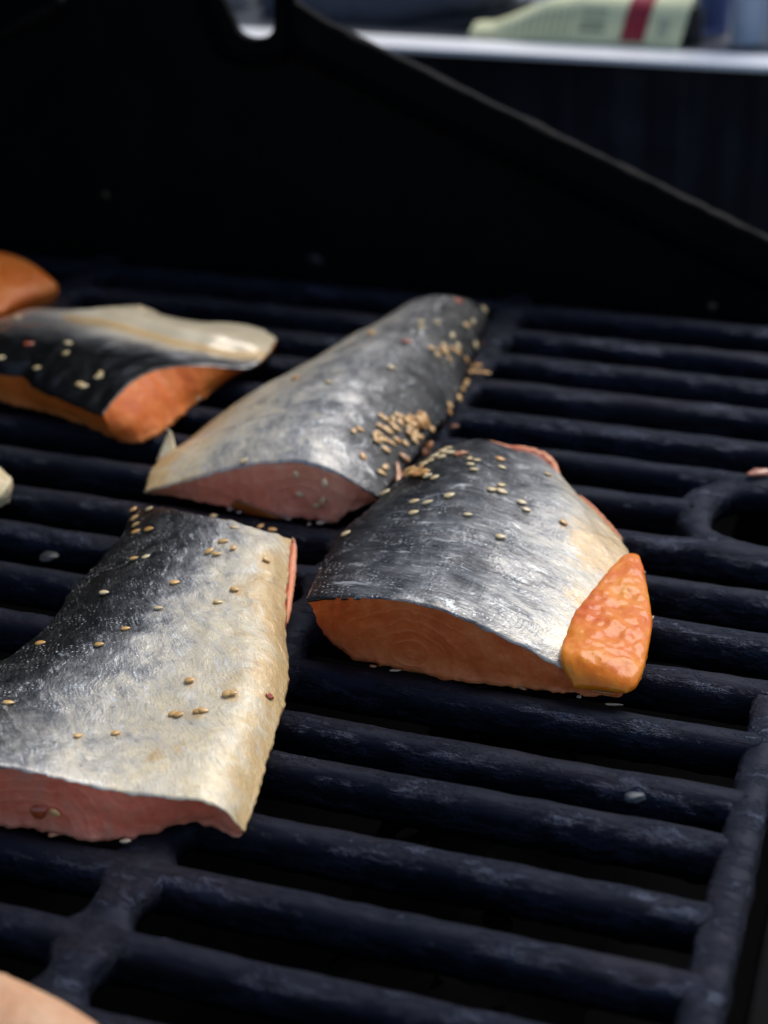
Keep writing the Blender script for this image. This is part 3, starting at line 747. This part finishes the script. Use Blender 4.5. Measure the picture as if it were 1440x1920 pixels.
bead('flesh_edge', [(1085, 928, 8), (1110, 950, 8), (1140, 982, 7), (1168, 1012, 7)], .0006, FLESH_P, f3, f3i, 2, .4)
bead('flesh_edge', [(548, 1008, 11), (551, 1024, 9), (547, 1075, 7), (542, 1125, 6), (537, 1170, 5)], .0013, FLESH_P, f4, f4i, 3, .3)
bead('belly_rim', [(1060, 1262, 4), (1090, 1283, 4), (1130, 1293, 3.5), (1165, 1297, 3.5)], .0009, CREAM, f3, f3i, 4, .5)
# small fin stump of the middle fillet
def spike(parent, inv, pts, w0, mat, name='fin_stump'):
    P = resample([atz(x, y, z*.001) for x, y, z in pts], 20); V = []; Fc = []; m = 10
    for i, p in enumerate(P):
        r0 = w0*(1-i/19)**.8+.0003
        for k in range(m):
            a = 2*math.pi*k/m; V.append(p+Vector((math.cos(a)*r0, math.sin(a)*r0*.45, math.sin(a)*r0*.2)))
    for i in range(19):
        for k in range(m): Fc.append((i*m+k, i*m+(k+1) % m, (i+1)*m+(k+1) % m, (i+1)*m+k))
    Fc.append(tuple((19)*m+k for k in range(m)))
    o = link(name, mesh(V, Fc), mat, parent); o.matrix_parent_inverse = inv
spike(f2, f2i, [(316, 866, 3), (316, 845, 5), (318, 825, 7.5), (319, 808, 10)], .0042, CREAM)
spike(f1, f1i, [(262, 596, 11), (262, 584, 13), (263, 572, 15)], .0035, CREAM)

# ------------------------------------------------------------------ sesame seeds and crumbs
def seedmat(name, a, b, rough=.38):
    t = NT(name); co = t.coord('Object'); n = t.noise(co, 700, 3, .6)
    inf = t.t.nodes.new('ShaderNodeObjectInfo').outputs['Random']
    col = t.ramp(t.math('ADD', t.math('MULTIPLY', n, .6), t.math('MULTIPLY', inf, .5)), [(.25, a), (.8, b)])
    return t.set(Base_Color=col, Roughness=rough, Coat_Weight=.8, Coat_Roughness=.15, Subsurface_Weight=.15, Subsurface_Radius=(1, .6, .3), Subsurface_Scale=.001, Normal=t.bump(n, .3, .0003))
S_PALE = seedmat('pale_sesame', (.60, .44, .19), (.76, .62, .36)); S_GOLD = seedmat('golden_sesame', (.56, .29, .075), (.72, .46, .17)); S_TOAST = seedmat('toasted_sesame', (.60, .25, .055), (.76, .45, .14))
def seed_mesh():
    V = []; Fc = []; n, m = 12, 14; L = .0018; Wd = .00118; T = .0006
    for i in range(n+1):
        th = math.pi*i/n; c = -math.cos(th); r = math.sin(th)
        tap = 1-.28*c-.12*c*c
        for k in range(m):
            a = 2*math.pi*k/m; V.append((c*L, r*tap*Wd*math.cos(a), r*(tap**.5)*T*math.sin(a)*(1+.12*math.cos(a*2))))
    for i in range(n):
        for k in range(m): Fc.append((i*m+k, i*m+(k+1) % m, (i+1)*m+(k+1) % m, (i+1)*m+k))
    me = mesh(V, [tuple(reversed(f)) for f in Fc]); bm = bmesh.new(); bm.from_mesh(me); bmesh.ops.remove_doubles(bm, verts=bm.verts, dist=1e-7); bmesh.ops.recalc_face_normals(bm, faces=bm.faces); bm.to_mesh(me); bm.free(); return me
SM = []
for mm in (S_PALE, S_GOLD, S_TOAST):
    me = seed_mesh(); me.materials.append(mm)
    for p in me.polygons: p.use_smooth = True
    SM.append(me)
def hit(px, py):
    o = Vector((0, 0, H)); d = Vector(ray(px, py)).normalized(); best = None
    for b in BVH:
        h = b.ray_cast(o, d)
        if h[0] is not None and (best is None or h[3] < best[2]):
            nn = h[1] if h[1].dot(d) < 0 else -h[1]
            best = (h[0], nn, h[3])
    return best
def put_seed(px, py, ang, label, group, kind=0, lift=0.0, s=1.0, tip=0.0):
    b = hit(px, py)
    if b is None: pos = atz(px, py, .0008); nn = Vector((0, 0, 1))
    else: pos, nn = b[0], b[1]
    if lift: pos = pos+nn*lift
    o = bpy.data.objects.new('sesame_seed', SM[kind]); C.objects.link(o)
    a = math.radians(ang+random.uniform(-28, 28))
    # image direction of the long axis, laid into the surface
    rt = Vector((R[0, 0], R[1, 0], R[2, 0])); up = Vector((-R[0, 1], -R[1, 1], -R[2, 1]))
    d = rt*math.cos(a)+up*math.sin(a); d = (d-nn*d.dot(nn)).normalized()
    d = (d+nn*tip).normalized(); y = nn.cross(d).normalized(); z = d.cross(y)
    M3 = Matrix((d, y, z)).transposed().to_4x4(); q = random.uniform(.9, 1.08)*s
    o.matrix_world = Matrix.Translation(pos+nn*.00035)@M3@Matrix.Diagonal((q, q*random.uniform(.9, 1.05), q, 1))
    return tag(o, label, 'sesame seed', group)
LAB = {
 'f2c': ('sesame seed in the loose golden clump on the dark shoulder of the middle fillet', 'golden seeds clumped on the middle fillet'),
 'f2t': ('toasted sesame seed in the dense orange mound on the middle fillet edge', 'orange mound of seeds on the middle fillet'),
 'f2u': ('sesame seed scattered near the far tip of the middle fillet', 'seeds near the tip of the middle fillet'),
 'f2e': ('toasted sesame seed in the row hanging off the far edge of the middle fillet', 'seeds along the edge of the middle fillet'),
 'f2f': ('sesame seed stuck to the pinkish cut face of the middle fillet', 'seeds on the pinkish cut face'),
 'f2p': ('lone sesame seed on the pale side of the middle fillet', 'lone seeds on the middle fillet'),
 'f3t': ('toasted sesame seed in the clump where the middle and sharp fillets touch', 'clump of seeds between two fillets'),
 'f3r': ('pale sesame seed in the row along the top dark edge of the sharp fillet', 'row of seeds at the top of the sharp fillet'),
 'f3s': ('sesame seed lying on the dark skin of the sharp fillet', 'seeds scattered on the sharp fillet'),
 'f4l': ('sesame seed stacked at the far black corner of the big near fillet', 'seeds at the black corner of the near fillet'),
 'f4m': ('sesame seed on the far half of the big near fillet', 'seeds on the far half of the near fillet'),
 'f4n': ('blurred sesame seed on the pale belly of the big near fillet', 'blurred seeds on the near fillet'),
 'f1': ('pale blurred sesame seed on the black back of the rear left fillet', 'seeds on the rear left fillet'),
}
SEEDS = [
 ('f2c', 1, [(663, 809, 60), (675, 807, -40), (716, 783, -35), (722, 787, -30), (735, 787, 70), (745, 780, -10), (753, 783, 5), (736, 798, -45), (713, 801, -15), (724, 806, 0), (701, 818, 80), (709, 815, 10),
             (706, 829, -20), (716, 826, -10), (724, 827, -15), (735, 833, -35), (745, 827, 15), (759, 832, 75), (723, 845, -60), (722, 877, 30), (715, 888, -5), (730, 811, 20), (742, 806, -30), (750, 792, 60)]),
 ('f3s', 0, [(777, 941, 3), (802, 945, -8), (776, 962, 0), (843, 930, 10), (881, 861, 70), (894, 864, 10), (882, 872, 0), (889, 883, -25), (941, 878, -15), (923, 920, 0), (940, 911, 10), (941, 923, -60),
             (978, 944, -40), (987, 958, -45), (877, 968, -5), (938, 1009, -40), (650, 1003, 25), (1027, 892, 0)]),
 ('f3s', 2, [(938, 862, -5), (1056, 982, -45)]),
 ('f2u', 0, [(906, 581, 70), (820, 606, 0), (886, 603, 40), (847, 630, 80), (891, 647, 60), (790, 616, 0), (790, 604, 30), (858, 649, 80)]),
 ('f2u', 1, [(875, 611, 0), (809, 654, -10), (821, 666, 20), (832, 651, 80), (836, 662, -30), (842, 674, -60), (858, 661, 10), (826, 657, 10), (849, 655, -20)]),
 ('f2e', 2, [(873, 676, -50), (884, 690, 30), (897, 686, -20), (881, 699, 0), (904, 700, -10), (914, 701, -15), (892, 698, 10), (875, 717, 60), (867, 731, 60), (860, 746, 50), (842, 760, 70), (842, 773, 85), (871, 724, 20)]),
 ('f2f', 0, [(556, 890, -60), (609, 905, 80), (562, 927, 5), (595, 948, 35), (605, 939, 45)]),
 ('f2p', 0, [(616, 718, 0), (734, 691, 0), (458, 866, 0)]), ('f2p', 2, [(555, 710, 20), (680, 856, 80), (697, 625, 10)]),
 ('f4l', 1, [(252, 957, 70), (253, 973, 20), (255, 985, -5), (255, 998, 0), (280, 994, 15)]), ('f4l', 0, [(281, 957, -10)]),
 ('f4m', 1, [(252, 1050, 10), (419, 1016, 5), (393, 1035, 60), (407, 1041, -20), (438, 1029, 60), (499, 1052, -10), (440, 1107, -30), (489, 988, 50), (511, 996, -10)]),
 ('f4m', 0, [(274, 1045, 20), (439, 990, -10), (409, 1130, 0), (297, 1143, 10), (196, 1114, -10), (401, 969, 0)]),
 ('f4m', 2, [(328, 1094, -5), (236, 1180, -20)]),
 ('f4n', 1, [(187, 1211, 20), (76, 1207, 10), (356, 1278, 40), (435, 1302, 0), (325, 1340, 0), (336, 1342, 20), (372, 1335, 10), (382, 1334, -20), (147, 1381, 60), (217, 1377, 80), (105, 1522, 0), (16, 1320, 0), (427, 1303, 40)]),
 ('f1', 0, [(128, 644, 10), (124, 664, 60), (185, 708, 30), (150, 722, 0), (70, 691, 10), (33, 597, 0), (2, 673, 0), (189, 702, 80), (158, 726, 40)]),
 ('f3r', 0, [(796, 872, 30), (806, 866, 20), (815, 858, 25), (822, 852, 10), (831, 848, 40), (840, 842, 3), (838, 849, 5), (828, 858, 15), (846, 850, 20)]),
]
ORD = ['leftmost', 'second from left', 'third from left', 'fourth from left', 'fifth from left', 'sixth from left', 'rightmost']
WHERE = {'f3s': 'sesame seed on the sharp fillet skin', 'f4m': 'sesame seed, near fillet', 'f4n': 'blurred sesame seed, near fillet', 'f2u': 'sesame seed by the middle fillet tip',
         'f2e': 'toasted seed on the middle fillet edge', 'f2f': 'sesame seed on the pinkish cut face', 'f1': 'pale sesame seed on the rear left fillet', 'f4l': 'sesame seed at the near fillet corner',
         'f2p': 'lone sesame seed on the middle fillet side', 'f3r': 'pale sesame seed atop the sharp fillet'}
bykey = {}
for key, kind, lst in SEEDS: bykey.setdefault(key, []).extend([(p, kind) for p in lst])
for key, items in bykey.items():
    if key not in WHERE:
        for (x, y, a), kind in items:
            put_seed(x, y, a, LAB[key][0], LAB[key][1], kind, lift=random.uniform(0, .0004), tip=random.uniform(-.12, .12))
        continue
    items.sort(key=lambda q: q[0][1]); nb_ = 1 if len(items) <= 6 else (2 if len(items) <= 12 else (3 if len(items) <= 18 else 4))
    names_ = {1: [''], 2: ['far row', 'near row'], 3: ['far row', 'middle row', 'near row'], 4: ['far row', 'second row', 'third row', 'near row']}[nb_]
    per = -(-len(items)//nb_)
    for b_ in range(nb_):
        row = sorted(items[b_*per:(b_+1)*per], key=lambda q: q[0][0])
        for k, ((x, y, a), kind) in enumerate(row):
            od = ORD[k] if k < len(row)-1 or k == 0 else 'rightmost'
            put_seed(x, y, a, WHERE[key]+', '+od+(' of the '+names_[b_] if names_[b_] else ''), LAB[key][1], kind, lift=random.uniform(-.0001, .0003), tip=random.uniform(-.12, .12), s=random.uniform(.82, 1.04)*(.9 if key[:2] == 'f4' else 1))
rs = random.Random(11)
for lay in range(3):
    for k in range(15-lay*4):
        a = rs.uniform(0, 6.28); r = rs.random()**.5*(1-lay*.3)
        put_seed(781+20*r*math.cos(a), 793+22*r*math.sin(a), rs.uniform(-90, 90), *LAB['f2t'], 2 if rs.random() < .75 else 1, lift=.0004+lay*.0010, tip=rs.uniform(-.5, .5))
for (x, y, a) in [(808, 806, 60), (767, 815, -30), (777, 820, -20), (776, 828, -45), (787, 821, 10)]:
    put_seed(x, y, a, *LAB['f2t'], 1, lift=.0004)
for lay in range(2):
    for k in range(13-lay*5):
        a = rs.uniform(0, 6.28); r = rs.random()**.5*(1-lay*.3)
        put_seed(783+24*r*math.cos(a), 893+12*r*math.sin(a), rs.uniform(-30, 40), *LAB['f3t'], 2 if rs.random() < .7 else 1, lift=.0004+lay*.0010, tip=rs.uniform(-.4, .4))
for (x, y, a) in [(803, 895, 10), (816, 898, 60), (724, 926, 75)]: put_seed(x, y, a, *LAB['f3t'], 0, lift=.0003)

# crumbs of garlic, chili and caramelised sauce: irregular lumps resting on the fish
GARL = seedmat('caramelised_garlic', (.52, .17, .05), (.62, .33, .15), .3)
CHIL = seedmat('red_chilli', (.34, .05, .015), (.48, .10, .03), .3)
AMB = NT('amber_sauce'); AMB = AMB.set(Base_Color=(.30, .13, .02), Roughness=.07, Transmission_Weight=.35, IOR=1.4, Coat_Weight=.6, Coat_Roughness=.03)
def lump(name, px, py, L, Wd, T, ang, mat, label, cat, seed=0, lift=.0004, group=None, bend=0.0):
    b = hit(px, py); pos, nn = (b[0], b[1]) if b else (atz(px, py, .0006), Vector((0, 0, 1)))
    bm = bmesh.new(); bmesh.ops.create_icosphere(bm, subdivisions=3, radius=1)
    for v in bm.verts:
        q = v.co.copy(); k = 1+.35*fbm(q, 1.1, 3, seed)
        v.co = Vector((q.x*L*k, q.y*Wd*k*(1-.35*q.x)+bend*q.x*q.x*L, q.z*T*k))
    o = bm_obj(name, bm, mat); a = math.radians(ang)
    rt = Vector((R[0, 0], R[1, 0], R[2, 0])); up = Vector((-R[0, 1], -R[1, 1], -R[2, 1]))
    d = rt*math.cos(a)+up*math.sin(a); d = (d-nn*d.dot(nn)).normalized(); y = nn.cross(d).normalized()
    o.matrix_world = Matrix.Translation(pos+nn*lift)@Matrix((d, y, nn)).transposed().to_4x4()
    return tag(o, label, cat, group)
lump('garlic_crumb', 798, 838, .0030, .0012, .0012, -80, GARL, 'orange crumb hanging below the orange seed mound between two fillets', 'garlic crumb', 1, .001, bend=.2)
lump('garlic_crumb', 794, 852, .0022, .0016, .0014, 20, GARL, 'round glazed crumb below the seed mound, above the gap', 'garlic crumb', 2, .001)
lump('garlic_crumb', 757, 862, .0021, .0013, .0012, -55, GARL, 'glazed crumb on the dark lower corner of the middle fillet', 'garlic crumb', 3, .0008)
lump('sauce_streak', 746, 893, .0052, .0013, .0009, 62, GARL, 'long amber sauce drip down the lower corner of the middle fillet', 'sauce drip', 4, .0006, bend=.15)
lump('garlic_crumb', 863, 853, .0024, .0012, .0010, 5, GARL, 'orange crumb at the top edge of the sharp fillet', 'garlic crumb', 5)
lump('chilli_flake', 763, 641, .0020, .0010, .0004, 0, CHIL, 'red chilli flake on the upper middle fillet', 'chilli flake', 6)
lump('chilli_flake', 76, 1520, .0022, .0018, .0006, 30, CHIL, 'red chilli flake on the rosy cut face of the near fillet', 'chilli flake', 7)
lump('chilli_flake', 505, 1307, .0012, .0009, .0004, 0, CHIL, 'tiny red chilli flake near the cream edge of the near fillet', 'chilli flake', 8)
lump('chilli_flake', 54, 646, .0018, .0011, .0006, 0, CHIL, 'reddish flake on the black back of the rear left fillet', 'chilli flake', 9)
lump('chilli_flake', 860, 566, .0020, .0012, .0006, 5, CHIL, 'red crumb at the far tip of the middle fillet', 'chilli flake', 10)
lump('sauce_puddle', 480, 958, .0090, .0018, .0007, -8, AMB, 'small amber sauce puddle under the front of the middle fillet', 'sauce puddle', 12, .0004)
DROP = NT('clear_oil').set(Base_Color=(.75, .72, .65), Roughness=.03, Transmission_Weight=.8, IOR=1.45, Coat_Weight=1.0, Coat_Roughness=.02)
for k, (x, y, r_) in enumerate([(432, 956, .0011), (448, 962, .0008), (533, 968, .0014), (541, 974, .0009), (600, 982, .0013), (612, 978, .0007), (580, 984, .0006)]):
    lump('oil_drop', x, y, r_, r_*.6, r_*.5, 0, DROP, 'tiny glistening oil drop under the front of the middle fillet', 'oil drop', 30+k, .0003, 'oil drops under the middle fillet')
CRUST = seedmat('pale_cooked_crumb', (.36, .26, .16), (.50, .42, .30)); SEAR = seedmat('browned_crumb', (.20, .07, .025), (.42, .18, .07))
for (x, y, L_, W_, a, m_, lb) in [(1086, 1307, .0012, .0009, 60, CRUST, 'pale cooked crumb at the lower edge left of the orange flap'),
        (1152, 1322, .0042, .0007, -12, CRUST, 'thin pale juice film on the bar below the orange flap'),
        (1224, 1158, .0012, .0005, 75, CRUST, 'tiny pale fibre sticking out right of the orange flap'),
        (1208, 1074, .0008, .0006, 0, CRUST, 'tiny pale speck beside the top of the orange flap'),
        (700, 1250, .0018, .0008, -15, SEAR, 'browned crumb under the left end of the ringed cut face'),
        (742, 1258, .0026, .0007, -8, CRUST, 'pale cooked protein bead below the ringed cut face'),
        (980, 1290, .0020, .0007, -8, SEAR, 'browned crumb under the middle of the ringed cut face'),
        (100, 1566, .0022, .0010, -8, SEAR, 'browned crumb under the rosy cut face, left one'),
        (236, 1578, .0024, .0010, 5, CRUST, 'pale cooked crumb under the rosy cut face'),
        (372, 748, .0016, .0012, 20, CRUST, 'pale crumb at the lower edge of the rear left fillet'),
        (314, 806, .0010, .0008, 80, CRUST, 'tiny pale bead above the fin stump'),
        (852, 800, .0026, .0014, 10, SEAR, 'burnt crumb on the bar right of the seed mound')]:
    lump('cooked_crumb', x, y, L_*.6, W_*.65, W_*.4, a, m_, lb, 'crumb', int(x), .0002)
lump('grate_crumb', 1424, 888, .0040, .0020, .0010, 8, seedmat('burnt_orange_crumb', (.40, .12, .05), (.55, .22, .12)), 'burnt orange crumb on the lifting ring at the right', 'burnt crumb', 13)
lump('seed_on_plate', 1190, 1497, .0030, .0018, .0012, 10, mat_plain('grey_ash_crumb', (.05, .06, .07), .5), 'pale grey crumb on a bar at the lower right', 'burnt crumb', 14)
bpy.data.objects['seed_on_plate'].name = 'ash_crumb'
lump('grate_crumb', 92, 1046, .0030, .0026, .0010, 0, mat_plain('grey_grease_crumb', (.018, .02, .022), .5), 'dull grey round crumb between bars at the left', 'burnt crumb', 15)

# ------------------------------------------------------------------ things standing on the side shelf
def lay(px, py, Y=None):
    return aty(px, py, YS+.012 if Y is None else Y)
# soft paper packet
def packet():
    x0 = lay(884, 62).x; x1 = lay(1276, 96).x; y0 = YS+.006; z0 = ZS+.0006
    root = empty('seasoning_packet', ((x0+x1)/2, y0, z0)); inv = Matrix.Translation(-root.location)
    tag(root, 'pale yellow paper packet with a dark red band lying on the side shelf', 'packet')
    n, m = 90, 30; hts = [(0, .006), (.10, .007), (.22, .013), (.34, .020), (.5, .0235), (.8, .0235), (1, .0245)]
    def hh(u):
        for (a, b), (c, d) in zip(hts, hts[1:]):
            if a <= u <= c: t_ = (u-a)/(c-a); return b+(d-b)*t_
        return hts[-1][1]
    V = []; Fc = []
    ext = lambda u, s: u
    for j in range(m+1):
        s = j/m       # around the packet: front bottom, front top, back top, back bottom
        for i in range(n+1):
            u = i/n; h = hh(u); x = x0+(x1-x0)*u+(.006*s if u > .9 else 0)*0
            ang = math.pi*s; prof_z = (math.sin(ang))**.55*h; prof_y = .5-.5*math.cos(ang)
            cr = fbm((x*1.0, s*.05, 0), 130 if u < .4 else 45, 3, 3)*(.0011 if u < .45 else .0006)
            V.append((x+(s*.02-.003)*0+prof_z*.22, y0+prof_y*.034*(.55+.45*u)+cr, z0+prof_z+cr*.5))
    for j in range(m):
        for i in range(n): Fc.append((j*(n+1)+i, j*(n+1)+i+1, (j+1)*(n+1)+i+1, (j+1)*(n+1)+i))
    pm = mat_plain('pale_yellow_paper', (.76, .78, .48), .55, var=.06)
    o = link('bag', mesh(V, Fc), pm, root); o.matrix_parent_inverse = inv
    def patch(name, u0, u1, s0, s1, mat, off=.0006):
        VV = []; F2 = []; a, b = 14, 14
        for j in range(b+1):
            for i in range(a+1):
                u = u0+(u1-u0)*i/a; s = s0+(s1-s0)*j/b; h = hh(u); x = x0+(x1-x0)*u; ang = math.pi*s
                pz = math.sin(ang)**.55*h; py_ = .5-.5*math.cos(ang)
                cr = fbm((x, s*.05, 0), 45, 3, 3)*.0006
                VV.append((x+pz*.22, y0+py_*.034*(.55+.45*u)+cr-off, z0+pz+cr*.5+off*.6))
        for j in range(b):
            for i in range(a): F2.append((j*(a+1)+i, j*(a+1)+i+1, (j+1)*(a+1)+i+1, (j+1)*(a+1)+i))
        q = link(name, mesh(VV, F2), mat, root); q.matrix_parent_inverse = inv
    red = mat_plain('dark_red_band', (.30, .012, .03), .45, var=.08)
    grey = mat_plain('grey_green_print', (.22, .27, .20), .6, var=.1)
    patch('band', .72, .83, .004, .46, red)
    for (s0, s1) in ((.03, .05), (.075, .095), (.16, .19)): patch('printed_line', .515, .635, s0, s1, grey)
    for k in range(9): patch('printed_line', .20+.033*k, .208+.033*k, .012, .20, mat_plain('faint_grey_print', (.42, .46, .31), .6, var=.1))
    patch('printed_line', .88, .93, .02, .12, mat_plain('faint_print', (.47, .51, .35), .6, var=.1))
packet()
# dark blue-grey padded mitt / handle curving out of the frame
def tube(name, pts, rads, mat, flat=1.0, m=28, seed=0, noisea=0.0, parent=None):
    P = resample(pts, 60); rr = np.interp(np.linspace(0, 1, 60), np.linspace(0, 1, len(rads)), rads); V = []; Fc = []
    for i, p in enumerate(P):
        tv = (P[min(i+1, 59)]-P[max(i-1, 0)]).normalized(); a = tv.cross(Vector((0, 0, 1))).normalized(); b = a.cross(tv)
        for k in range(m):
            an = 2*math.pi*k/m; q = p+a*math.cos(an)*rr[i]+b*math.sin(an)*rr[i]*flat
            if noisea: q += (q-p).normalized()*fbm(q, 60, 3, seed)*noisea
            V.append(q)
    for i in range(59):
        for k in range(m): Fc.append((i*m+k, i*m+(k+1) % m, (i+1)*m+(k+1) % m, (i+1)*m+k))
    Fc.append(tuple(range(m))); Fc.append(tuple(59*m+k for k in range(m)))
    me = mesh(V, Fc); bm = bmesh.new(); bm.from_mesh(me); bmesh.ops.recalc_face_normals(bm, faces=bm.faces); bm.to_mesh(me); bm.free()
    return link(name, me, mat, parent)
Ym = YS+.045
mitt = mat_plain('blue_grey_padded_cloth', (.06, .072, .105), .8, bump=.3, bs=600, var=.25)
o = tube('oven_mitt', [aty(505, 10, Ym), aty(620, 2, Ym), aty(720, -2, Ym), aty(830, -18, Ym), aty(960, -36, Ym)], [.012, .0185, .017, .0145, .012], mitt, 1.0, noisea=.0018)
tag(o, 'blue grey padded oven mitt lying on the shelf left of the packet', 'oven mitt')
dk = mat_plain('dark_rubber', (.012, .013, .016), .5)
o = tube('tool_handle', [aty(690, 62, YS+.03), aty(800, 56, YS+.03), aty(900, 40, YS+.033), aty(1000, 6, YS+.04)], [.004, .007, .006, .004], dk, .8)
tag(o, 'black rubber tool handle between the mitt and the packet', 'tool handle')
# clear plastic cups and a small black jar at the right
def cup(px, w_px, hgt, Y, mat, label, name, cat, lid=None, taper=.85):
    c = aty(px, 105, Y); r = w_px/3207*(Y+.1)/2; bm = bmesh.new(); N = 36
    pr = [(0, .0), (r*taper, 0), (r*taper*1.01, .002), (r, hgt), (r*1.04, hgt+.0005), (r*1.04, hgt+.002), (r*.97, hgt+.002), (r*taper*.96, .0025), (0, .0022)]
    V = [];  Fc = []
    for (q, z) in pr:
        for k in range(N):
            a = 2*math.pi*k/N; rr = q*(1+.025*math.cos(12*a)) if 0 < z < hgt else q
            V.append((rr*math.cos(a), rr*math.sin(a), z))
    for i in range(len(pr)-1):
        for k in range(N): Fc.append((i*N+k, i*N+(k+1) % N, (i+1)*N+(k+1) % N, (i+1)*N+k))
    me = mesh(V, Fc); bm.from_mesh(me); bmesh.ops.remove_doubles(bm, verts=bm.verts, dist=1e-6); bmesh.ops.recalc_face_normals(bm, faces=bm.faces); bm.to_mesh(me); bm.free()
    o = link(name, me, mat); o.location = (c.x, Y, ZS); return tag(o, label, cat)
frost = NT('frosted_plastic').set(Base_Color=(.62, .72, .88), Roughness=.3, Transmission_Weight=.35, IOR=1.35)
frost2 = NT('blue_tinted_plastic').set(Base_Color=(.22, .28, .55), Roughness=.25, Transmission_Weight=.55, IOR=1.3)
cup(1398, 62, .062, YS+.03, frost, 'frosted white plastic cup at the far right of the side shelf', 'plastic_cup', 'cup')
cup(1462, 56, .062, YS+.035, frost, 'frosted plastic cup cut off by the right edge of the photo', 'plastic_cup', 'cup')
cup(1335, 60, .05, YS+.05, frost2, 'blue tinted plastic tub between the black jar and the white cup', 'plastic_tub', 'tub')
cup(1200, 150, .05, YS+.085, frost2, 'wide blue tinted tub standing behind the packet', 'plastic_tub', 'tub')
cup(1292, 40, .014, YS+.024, dk, 'low black jar beside the right end of the packet', 'jar', 'jar', taper=1)
cup(1262, 44, .05, YS+.09, mat_plain('brown_glass_like', (.10, .055, .05), .3), 'brown jar behind the right end of the packet', 'jar', 'jar', taper=1)
can = mat_plain('brushed_can', (.45, .47, .48), .35, .6, var=.1)
cup(452, 66, .09, YS+.06, can, 'brushed metal canister seen through the notch, left one', 'canister', 'canister', taper=1)
cup(505, 40, .09, YS+.075, mat_plain('light_grey_can', (.38, .40, .40), .4, var=.1), 'light grey canister seen through the notch, right one', 'canister', 'canister', taper=1)
# crumbs and dust dots caught on the end wall
for k, (x, y, s) in enumerate([(198, 365, .0018), (1335, 575, .0022), (590, 490, .004)]):
    p = aty(x, y, YW-.0004); bm = bmesh.new(); bmesh.ops.create_icosphere(bm, subdivisions=2, radius=1)
    for v in bm.verts:
        q = v.co.copy(); kk = 1+.4*fbm(q, 1.2, 2, k); v.co = Vector((q.x*s*kk, q.y*.0005, q.z*s*.8*kk))
    o = bm_obj('grease_spot', bm, mat_plain('grease_spot_%s' % 'abc'[k], [(.06, .045, .02), (.06, .05, .03), (.012, .012, .013)][k], .5)); o.location = p
    tag(o, ['tiny brown grease spot low on the left of the black end wall', 'tiny pale grease spot on the end wall above the right bars', 'dull grey smudge low on the middle of the end wall'][k], 'grease spot')
